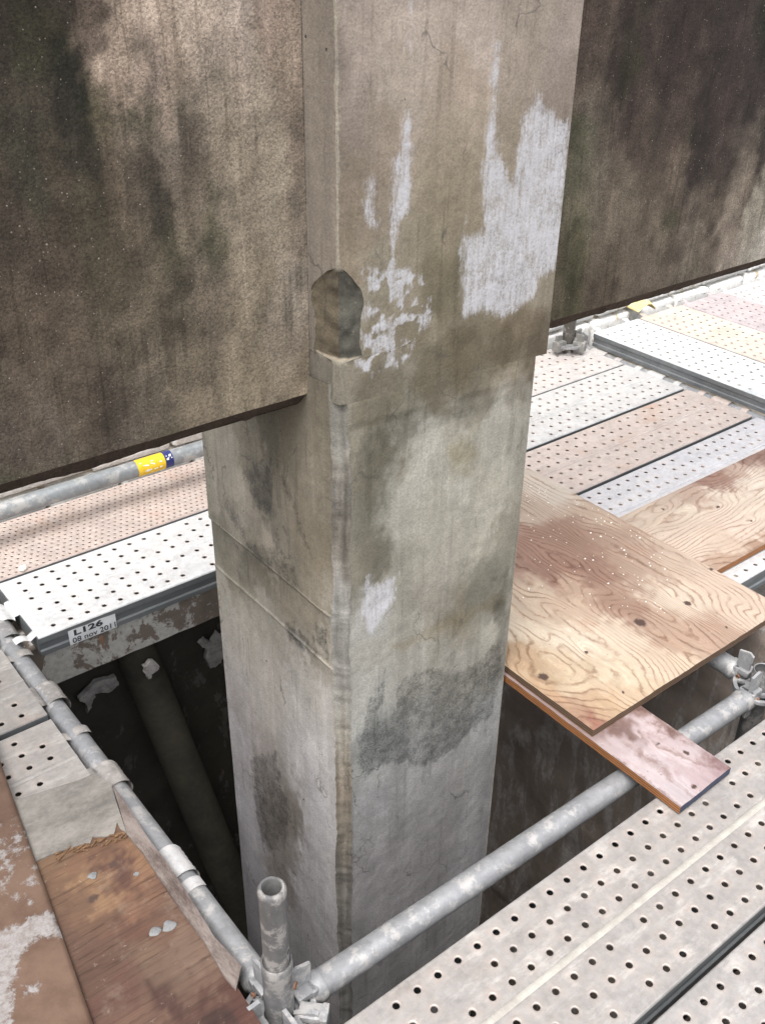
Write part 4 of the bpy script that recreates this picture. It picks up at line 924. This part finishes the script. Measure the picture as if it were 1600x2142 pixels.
# ------------------------------------------------------------------ plywood
def board(name, quad, z0, t, mat, edge_mats, rows, label, grain='y', knots=(), seed=0.0, freq=(70, 0.9), cell=0.008, rect_k=KH, group=None, amp=3.0, jag=0.002):
    """sheet of plywood: quad = four corners (x, y) in order; top face carries the grain fields"""
    Q = np.array(quad, float); n1 = int(np.linalg.norm(Q[1] - Q[0]) / cell) + 2; n2 = int(np.linalg.norm(Q[3] - Q[0]) / cell) + 2
    a, b = np.meshgrid(np.linspace(0, 1, n1), np.linspace(0, 1, n2), indexing='ij')
    P = (Q[0][None, None] * ((1 - a) * (1 - b))[..., None] + Q[1] * (a * (1 - b))[..., None] + Q[2] * (a * b)[..., None] + Q[3] * ((1 - a) * b)[..., None])
    e = jag * (fbm(P[..., 0] * 50, P[..., 1] * 50, 3, seed) - 0.5)
    P[..., 0] += e; P[..., 1] += e
    X, Y = P[..., 0], P[..., 1]; Z = z0 + t + 0.0015 * (fbm(X * 6, Y * 6, 3, seed) - 0.5)
    ac, al = (X, Y) if grain == 'y' else (Y, X)
    ring = ac * freq[0] * 0.25 + amp * 4 * (fbm(ac * 5.0, al * freq[1] * 1.6, 3, seed + 2) - 0.5)
    kn = np.zeros(X.shape)
    for (kx, ky, s, h) in knots:
        du, dv = ((X - kx), (Y - ky)) if grain == 'y' else ((Y - ky), (X - kx))
        ring = ring + h * np.exp(-((du / (s * 2.6)) ** 2 + (dv / (s * 5.5)) ** 2))
        kn = np.maximum(kn, 1.25 * np.exp(-((du / (s * 0.8)) ** 2 + (dv / (s * 1.0)) ** 2)))
    c = idw(X, Y, rows, 1.0, 0.012)
    o = tag(link(name, mesh(name, np.stack([X, Y, Z], -1).reshape(-1, 3), grid_faces(n1, n2), {'col': c.reshape(-1, 3), 'ring': ring.ravel(), 'knot': kn.ravel()}, smooth=True), mat), label, 'plywood', group)
    # edges and underside
    per = [(i, 0) for i in range(n1)] + [(n1 - 1, j) for j in range(1, n2)] + [(i, n2 - 1) for i in range(n1 - 2, -1, -1)] + [(0, j) for j in range(n2 - 2, 0, -1)]
    sides = {0: per[:n1], 1: per[n1 - 1:n1 + n2 - 1], 2: per[n1 + n2 - 2:2 * n1 + n2 - 2], 3: per[2 * n1 + n2 - 3:] + [per[0]]}
    for k, seq in sides.items():
        V = []; F = []
        for (i, j) in seq:
            for q in range(4): V.append((X[i, j], Y[i, j], Z[i, j] + (z0 - Z[i, j]) * q / 3))
        for i in range(len(seq) - 1):
            for q in range(3): F.append((4 * i + q, 4 * i + q + 1, 4 * i + 5 + q, 4 * i + 4 + q))
        link('edge', mesh('edge', V, F), edge_mats[k], o)
    V = [(*Q[i], z0) for i in range(4)]
    link('underside', mesh('underside', V, [(3, 2, 1, 0)]), M_EDGED, o)
    return o
TK = 0.018
def cpx(rows, z, k=KH, sat=0.66, fl=0.0): return [(*oz(r[0], r[1], z)[:2], np.maximum(desat(lin(r[2:5]) * k, sat), lin(r[2]) * k * fl)) for r in rows]
def kpx(rows, z): return [(*oz(x, y, z)[:2], s, h) for x, y, s, h in rows]
ZS = 0.0045                       # boards lie on the planks' ribs
# pink strip
q = [oz(x, y, ZS + TK)[:2] for x, y in ((1424, 1690), (1530, 1607))]
xs0, xs1, ys0 = q[0][0], q[1][0], (q[0][1] + q[1][1]) / 2
ROW_S = [(1300,1560,205,178,176),(1380,1540,214,186,186),(1420,1580,214,190,190),(1480,1610,200,168,168),(1420,1650,210,190,192),(1290,1520,150,110,98),(1340,1490,160,120,108),(1350,1610,216,192,192),(1510,1605,186,146,150)]
board('plywood_strip', [(xs0, ys0), (xs1, ys0 + 0.004), (xs1, 1.02 * U), (xs0 + 0.004, 1.02 * U)], ZS, TK, M_PLY, (M_NAVY, M_EDGED, M_EDGED, M_EDGE), cpx(ROW_S, ZS + TK),
      'pinkish plywood strip with a blue painted end, sticking out under the big board', 'y', kpx([(1375, 1556, 0.007, 0.5), (1435, 1574, 0.009, 0.5), (1450, 1645, 0.0085, 0.5)], ZS + TK), 3.0, (40, 0.5), group='plywood boards right of the column', amp=0.6)
# big board on top of the strip
Z2 = ZS + TK + 0.001; ZP = Z2 + TK
ROW_B = [(1100,1060,205,175,145),(1150,1030,225,205,180),(1250,1060,208,174,140),(1100,1130,180,130,100),(1200,1130,172,126,96),(1300,1150,185,145,115),(1400,1160,204,174,144),(1150,1190,168,118,90),(1250,1200,162,115,88),(1350,1200,185,150,120),(1100,1250,215,185,150),(1180,1230,200,160,126),(1200,1275,210,174,138),(1300,1270,172,128,98),(1400,1250,218,193,163),(1500,1240,215,185,155),(1100,1320,222,198,164),(1200,1340,225,202,170),(1300,1340,222,195,162),(1400,1330,192,152,118),(1500,1330,190,150,118),(1560,1290,215,185,155),(1100,1400,200,165,115),(1200,1420,215,185,140),(1300,1420,222,198,158),(1400,1400,218,188,152),(1200,1480,185,140,100),(1280,1480,205,165,115),(1240,1520,166,102,72),(1330,1460,215,180,135),(1080,1375,190,150,100),(1150,1450,196,150,100)]
xb0 = 0.5 * (oz(1052, 1385, ZP)[0] + oz(1247, 1538, ZP)[0]); xb0 = max(xb0, XR + 0.006); yb0 = 0.5 * (oz(1247, 1538, ZP)[1] + oz(1600, 1288, ZP)[1])
xb1 = oz(1296, 1082, ZP)[0]
xb1f = oz(1600, 1250, ZP)[0]
yb1 = oz(1090, 985, ZP)[1]
KN = [(1437,1262,0.013,2.2),(1338,1302,0.019,3.0),(1226,1364,0.008,1.6),(1136,1416,0.016,2.6),(1138,1333,0.006,0.8),(1487,1190,0.010,1.0),(1518,1312,0.006,0.8),(1303,1449,0.005,0.4),(1297,1474,0.005,0.4)]
big = board('plywood_board', [(xb0, yb0), (xb1f, yb0 + 0.004), (xb1, yb1), (xb0, yb1)], Z2, TK, M_PLY, (M_EDGED, M_EDGED, M_EDGED, M_EDGED), cpx(ROW_B, ZP, 0.64),
      'large weathered plywood board with dark knots, pushed against the column', 'y', kpx(KN, ZP), 5.0, (210, 1.1), group='plywood boards right of the column', amp=5.0)
# second board, to the right
ROW_2 = [(1340,1070,214,186,156),(1400,1050,206,176,148),(1440,1040,196,160,132),(1500,1000,170,122,96),(1560,960,150,104,82),(1480,1010,160,112,88),(1440,1070,222,198,168),(1520,1040,224,200,172),(1590,1010,226,204,178),(1440,1130,220,192,164),(1500,1140,214,184,154),(1560,1110,218,190,164),(1590,1080,220,194,166),(1530,1170,190,150,115),(1580,1145,180,138,102),(1540,975,200,165,138)]
z2b = ZS; zp2 = z2b + TK
c0 = oz(1500, 1192, zp2); c1 = oz(1600, 1143, zp2); c2 = oz(1335, 1075, zp2); c3 = oz(1600, 938, zp2)
ya = 0.5 * (c0[1] + c1[1]); ybk = 0.97 * U
board('plywood_board', [(xb1 + 0.012, ya + 0.004), (2.02 * U, ya - 0.004), (2.02 * U, oz(1600, 938, zp2)[1]), (xb1 + 0.012, oz(1380, 1042, zp2)[1])], z2b, TK, M_PLY2, (M_EDGE, M_EDGED, M_EDGED, M_EDGED), cpx(ROW_2, zp2, 0.64),
      'pale plywood board with a brown edge, cut off by the right picture edge', 'x', kpx([(1570, 1090, 0.006, 1.5), (1385, 1065, 0.008, 2.0), (1500, 1060, 0.010, 2.5)], zp2), 9.0, (170, 1.0), group='plywood boards right of the column', amp=4.5)

# ------------------------------------------------------------------ torn board on the left, with a brown sheet on it
ZL = 0.0045
def torn_board():
    t = 0.016; ztop = ZL + t
    ROW = [(120,1800,170,120,66),(180,1800,176,116,62),(240,1810,128,74,48),(290,1790,190,128,66),(200,1860,196,138,70),(250,1880,176,112,62),(330,1860,160,104,64),(140,1880,160,108,62),(200,1920,150,98,58),(260,1940,142,86,52),(350,1930,150,100,64),(180,1980,138,92,60),(300,1990,156,112,74),(390,1980,166,122,88),(220,2030,134,86,54),(320,2050,150,108,74),(420,2060,150,104,72),(240,2100,140,84,56),(340,2110,110,62,44),(440,2100,124,72,48),(500,2110,126,66,42),(460,2130,90,52,40),(300,2130,150,100,66)]
    pts = [(-0.06, 0.985 * U), (0.18 * U, 0.985 * U), (0.300 * U, 0.968 * U), (0.300 * U, 0.585 * U), (0.277 * U, 0.47 * U), (-0.06, 0.46 * U)]
    q = [(-0.06, 0.47 * U), (0.286 * U, 0.47 * U), (0.2965 * U, 0.966 * U), (-0.06, 0.985 * U)]
    o = board('torn_plywood', q, ZL, t, M_BARE, (M_EDGE, M_EDGE, M_EDGE, M_EDGE), cpx(ROW, ztop, KH * 0.70, 0.62), 'torn orange brown plywood with its grey top ply peeled off, left of the post', 'x', kpx([(237, 1808, 0.011, 2.5), (195, 1880, 0.012, 2.0)], ztop), 12.0, (260, 0.35), amp=2.2)
    # remaining grey top ply: the far end, with a ragged tear
    far = [(-0.06, 0.984 * U)] + [tuple(oz(x, y, ztop)[:2]) for x, y in ((45, 1672), (120, 1648), (170, 1632), (200, 1618), (232, 1640), (248, 1690), (268, 1750), (262, 1742), (252, 1735), (246, 1722), (240, 1745), (222, 1752), (195, 1752), (188, 1770), (172, 1768), (150, 1776), (120, 1784), (84, 1800))] + [(-0.06, 0.876 * U)]
    strip = [tuple(oz(x, y, ztop)[:2]) for x, y in ((268, 1750), (250, 1690), (236, 1644), (262, 1680), (310, 1756), (352, 1810), (400, 1884), (450, 1965), (506, 2025), (494, 2074), (470, 2046), (430, 1976), (380, 1908), (340, 1850), (300, 1788))]
    for nm, poly, hgt, mat_, lab in (('top_ply', far, 0.003, M_GREYPLY, 'grey cement covered top ply'), ('top_ply', strip, 0.0065, M_GREYPLY2, 'grey lip of top ply along the edge')):
        bb = B().prism(poly, hgt, Matrix.Translation((0, 0, ztop - 0.0004)))
        top = [f for f in bb.bm.faces if f.normal.z > 0.9 or len(f.verts) > 6]
        p = link(nm, bb.done(nm, False), mat_, o); p['label'] = lab
    # splinters along the tear, lumps of mortar
    bb = B(); r = random.Random(3)
    for i in range(46):
        k = r.random(); x = 120 + 150 * k; y = 1790 - 48 * k + r.uniform(-6, 8); p = oz(x, y, ztop + 0.002)
        bb.box(p, (r.uniform(0.004, 0.018), r.uniform(0.0015, 0.004), r.uniform(0.001, 0.004)), Matrix.Rotation(r.uniform(-0.6, 0.6), 3, 'Z') @ Matrix.Rotation(r.uniform(-0.5, 0.5), 3, 'Y'))
    s = link('splinters', bb.done('splinters', False), M_RUSTW, o); s['kind'] = 'stuff'
    for i, (x, y, d, lab) in enumerate(((195, 1832, 0.0085, 'round grey mortar blob under the knot on the torn plywood'), (286, 1828, 0.005, 'smallest grey mortar blob on the torn plywood, right of the knot'), (325, 1948, 0.010, 'left one of the pair of grey mortar blobs on the torn plywood'), (354, 1936, 0.012, 'right one of the pair of grey mortar blobs on the torn plywood'))):
        p = oz(x, y, ztop); b = bmesh.new(); bmesh.ops.create_icosphere(b, subdivisions=2, radius=1)
        for v in b.verts: v.co = Vector((v.co.x * d * (1 + 0.3 * math.sin(3 * v.co.y + i)), v.co.y * d, max(v.co.z, -0.1) * d * 0.16))
        me = bpy.data.meshes.new('mortar_blob'); b.to_mesh(me); b.free(); me.shade_smooth()
        tag(link('mortar_blob', me, M_MORT, loc=(p[0], p[1], ztop)), lab, 'mortar', 'mortar blobs on the torn plywood')
M_GREYPLY = mat_plain('cement_grey_ply', (0.11, 0.10, 0.088), (0.235, 0.215, 0.19), 22, 0.85, 0.3, 0, 0.002, (0.6, 1, 1))
M_GREYPLY2 = mat_plain('peeled_grey_ply', (0.05, 0.030, 0.024), (0.21, 0.175, 0.155), 30, 0.85, 0.5, 0, 0.003, (1, 0.35, 1))
M_RUSTW = mat_plain('splintered_wood', (0.075, 0.04, 0.022), (0.21, 0.115, 0.055), 80, 0.85, 0.4)
torn_board()
def mat_brownsheet():
    g = G('brown_sheet'); P = g.pos(); a = g.noise(P, 11, 6, 0.65); b = g.noise(P, 120, 4, 0.7)
    col = g.mix(g.mr(a, 0.35, 0.65), (0.080, 0.042, 0.025), (0.125, 0.074, 0.048))
    m = g.math('ADD', g.attr('mortar'), g.math('MULTIPLY', g.math('SUBTRACT', g.noise(P, 60, 6, 0.75), 0.5), 0.05))
    mm = g.mr(m, -0.003, 0.006)
    col = g.mix(g.math('MULTIPLY', mm, g.mr(b, 0.3, 0.6, 0.55, 0.95)), col, g.mix(b, (0.16, 0.145, 0.135), (0.31, 0.29, 0.28)))
    return g.fin(col, 0.7, g.bump(g.math('ADD', g.math('MULTIPLY', mm, 0.8), g.math('MULTIPLY', b, 0.5)), 0.4, 0.003))
def brown_sheet():
    z = ZL + 0.0255; c = 0.007
    A = oz(0, 1588, z); Bq = oz(196, 2142, z)
    u = np.array([Bq[0] - A[0], Bq[1] - A[1]]); L = np.linalg.norm(u); u /= L
    p0 = np.array(A[:2]) - u * 0.12; p1 = np.array(Bq[:2]) + u * 0.20
    n1 = int(np.linalg.norm(p1 - p0) / c); n2 = 40; nrm = np.array([u[1], -u[0]]);  nrm = nrm if nrm[0] < 0 else -nrm
    a, b = np.meshgrid(np.linspace(0, 1, n1), np.linspace(0, 0.30, n2), indexing='ij')
    X = p0[0] + (p1 - p0)[0] * a + nrm[0] * b; Y = p0[1] + (p1 - p0)[1] * a + nrm[1] * b
    Z = z + 0.002 * (fbm(X * 5, Y * 5, 3) - 0.5) - 0.0012 * (b < 0.002)
    PX2 = lambda pts: [tuple(oz(x, y, z)[:2]) for x, y in pts]
    polys = [PX2([(0, 1945), (40, 1935), (60, 1915), (115, 1905), (125, 1930), (135, 1965), (110, 1955), (70, 1965), (50, 1995), (30, 2050), (28, 2142), (-60, 2160), (-60, 1945)]),
             PX2([(55, 2060), (85, 2050), (80, 2075), (60, 2085)])]
    m = many(X, Y, polys); sp = PX2([(-20, 1690), (50, 1730), (85, 1830), (60, 1890), (10, 1880), (-30, 1800)])
    m = np.maximum(m, np.minimum(sdf(X, Y, sp), 0.004) * 0.6 - 0.006 + 0.03 * (fbm(X * 60, Y * 60, 4, 2) - 0.5))
    o = tag(link('brown_board', mesh('brown_board', np.stack([X, Y, Z], -1).reshape(-1, 3), grid_faces(n1, n2)[:, ::-1], {'mortar': m.ravel()}, smooth=True), mat_brownsheet()), 'brown faced board smeared with white mortar, at the lower left edge', 'board')
    md = o.modifiers.new('thickness', 'SOLIDIFY'); md.thickness = 0.008; md.offset = -1
brown_sheet()

# ------------------------------------------------------------------ small things
def scrap():
    z = 0.035 * U + 0.002; p = oz(1322, 652, z); q = oz(1362, 640, z); e = np.array([q[0] - p[0], q[1] - p[1]]); n = 13; V = []
    prof = [(0, 0.0), (0.012, 0.006), (0.03, 0.020), (0.05, 0.030), (0.062, 0.030), (0.078, 0.016), (0.086, 0.004)]
    d = np.array([0.2, 0.98]); s = np.array([0.98, -0.2]); F = []; c = np.array(oz(1335, 655, z)[:2])
    for j in range(7):
        for i, (a, h) in enumerate(prof):
            v = c + s * a * 1.0 + d * (j / 6 * 0.085 + 0.006 * math.sin(i)); V.append((v[0], v[1], z + h * (1 + 0.25 * math.sin(j * 0.9)) + 0.001))
    F = [(j * 7 + i, (j + 1) * 7 + i, (j + 1) * 7 + i + 1, j * 7 + i + 1) for j in range(6) for i in range(6)]
    o = tag(link('yellow_scrap', mesh('yellow_scrap', V, F, smooth=True), M_FOAM), 'curled yellow scrap of card on the peach cross plank', 'scrap')
    m = o.modifiers.new('thickness', 'SOLIDIFY'); m.thickness = 0.003
scrap()
def lump():
    p = oz(50, 1192, 0.004); b = bmesh.new(); bmesh.ops.create_icosphere(b, subdivisions=2, radius=0.010)
    for v in b.verts: v.co = Vector((v.co.x * 1.1, v.co.y * 0.8, v.co.z * 0.9)) * (1 + 0.25 * math.sin(v.co.x * 400) * math.cos(v.co.y * 330))
    me = bpy.data.meshes.new('plaster_crumb'); b.to_mesh(me); b.free()
    tag(link('plaster_crumb', me, M_CHIP, loc=(p[0], p[1], 0.009)), 'small white crumb of plaster at the corner of the fine holed plank', 'crumb')
lump()
def chips():
    r = random.Random(12); V = []; F = []
    def chip(x, y, s, z):
        k = r.randint(4, 6); b = len(V); a0 = r.random() * 6
        for h in (0.0, s * 0.5):
            for i in range(k): V.append((x + math.cos(a0 + i * 6.283 / k) * s * r.uniform(0.6, 1.1), y + math.sin(a0 + i * 6.283 / k) * s * r.uniform(0.6, 1.1), z + h))
        F.append(tuple(b + k + i for i in range(k)))
        for i in range(k): F.append((b + i, b + (i + 1) % k, b + k + (i + 1) % k, b + k + i))
    cnt = 0
    while cnt < 120:
        a, b_ = r.random(), r.random() ** 1.7
        px = 1095 + 300 * a + r.uniform(-10, 10); py = 1010 + 110 * a + 240 * b_ * (1 - 0.3 * a)
        p = oz(px, py, ZP + 0.001)
        if p[0] < xb0 + 0.01 or p[0] > xb1 - 0.01 or p[1] > yb1 - 0.01: continue
        chip(p[0], p[1], r.choice((0.0010, 0.0014, 0.0018, 0.0022, 0.003)), ZP + 0.0012); cnt += 1
    o = link('plaster_crumbs', mesh('plaster_crumbs', V, F), M_CHIP); tag(o, 'white plaster crumbs scattered over the large plywood board', 'crumbs', kind='stuff')
chips()
def drain_and_tarp():
    a = oy(300, 1400, 1.40 * U); b_ = oy(505, 1900, 1.28 * U)
    d = Vector(b_) - Vector(a)
    t = tag(link('drain_pipe', tube('drain_pipe', Vector(a) - d * 0.12, Vector(a) + d * 1.25, 0.056, n=28), M_MOSS), 'mossy old drain pipe leaning in the dark below the deck', 'pipe')
    for i, (pt, lab) in enumerate((((512, 1922), 'blue tarpaulin fold far below, seen left of the column foot'), ((1002, 1915), 'blue tarpaulin fold far below, seen right of the column foot'))):
        zt = GZ + 0.12; p = oz(pt[0], pt[1], zt); n = 16; s = np.linspace(-0.10, 0.10, n); X, Y = np.meshgrid(s, s, indexing='ij')
        Z = 0.05 * fbm(X * 18 + i, Y * 18, 4) - 0.08 * (np.hypot(X, Y) / 0.14) ** 2
        tag(link('blue_tarpaulin', mesh('blue_tarpaulin', np.stack([X + p[0], Y + p[1], Z + zt], -1).reshape(-1, 3), grid_faces(n, n), smooth=True), M_TARP), lab, 'tarpaulin', 'blue tarpaulin at the foot of the column')
drain_and_tarp()
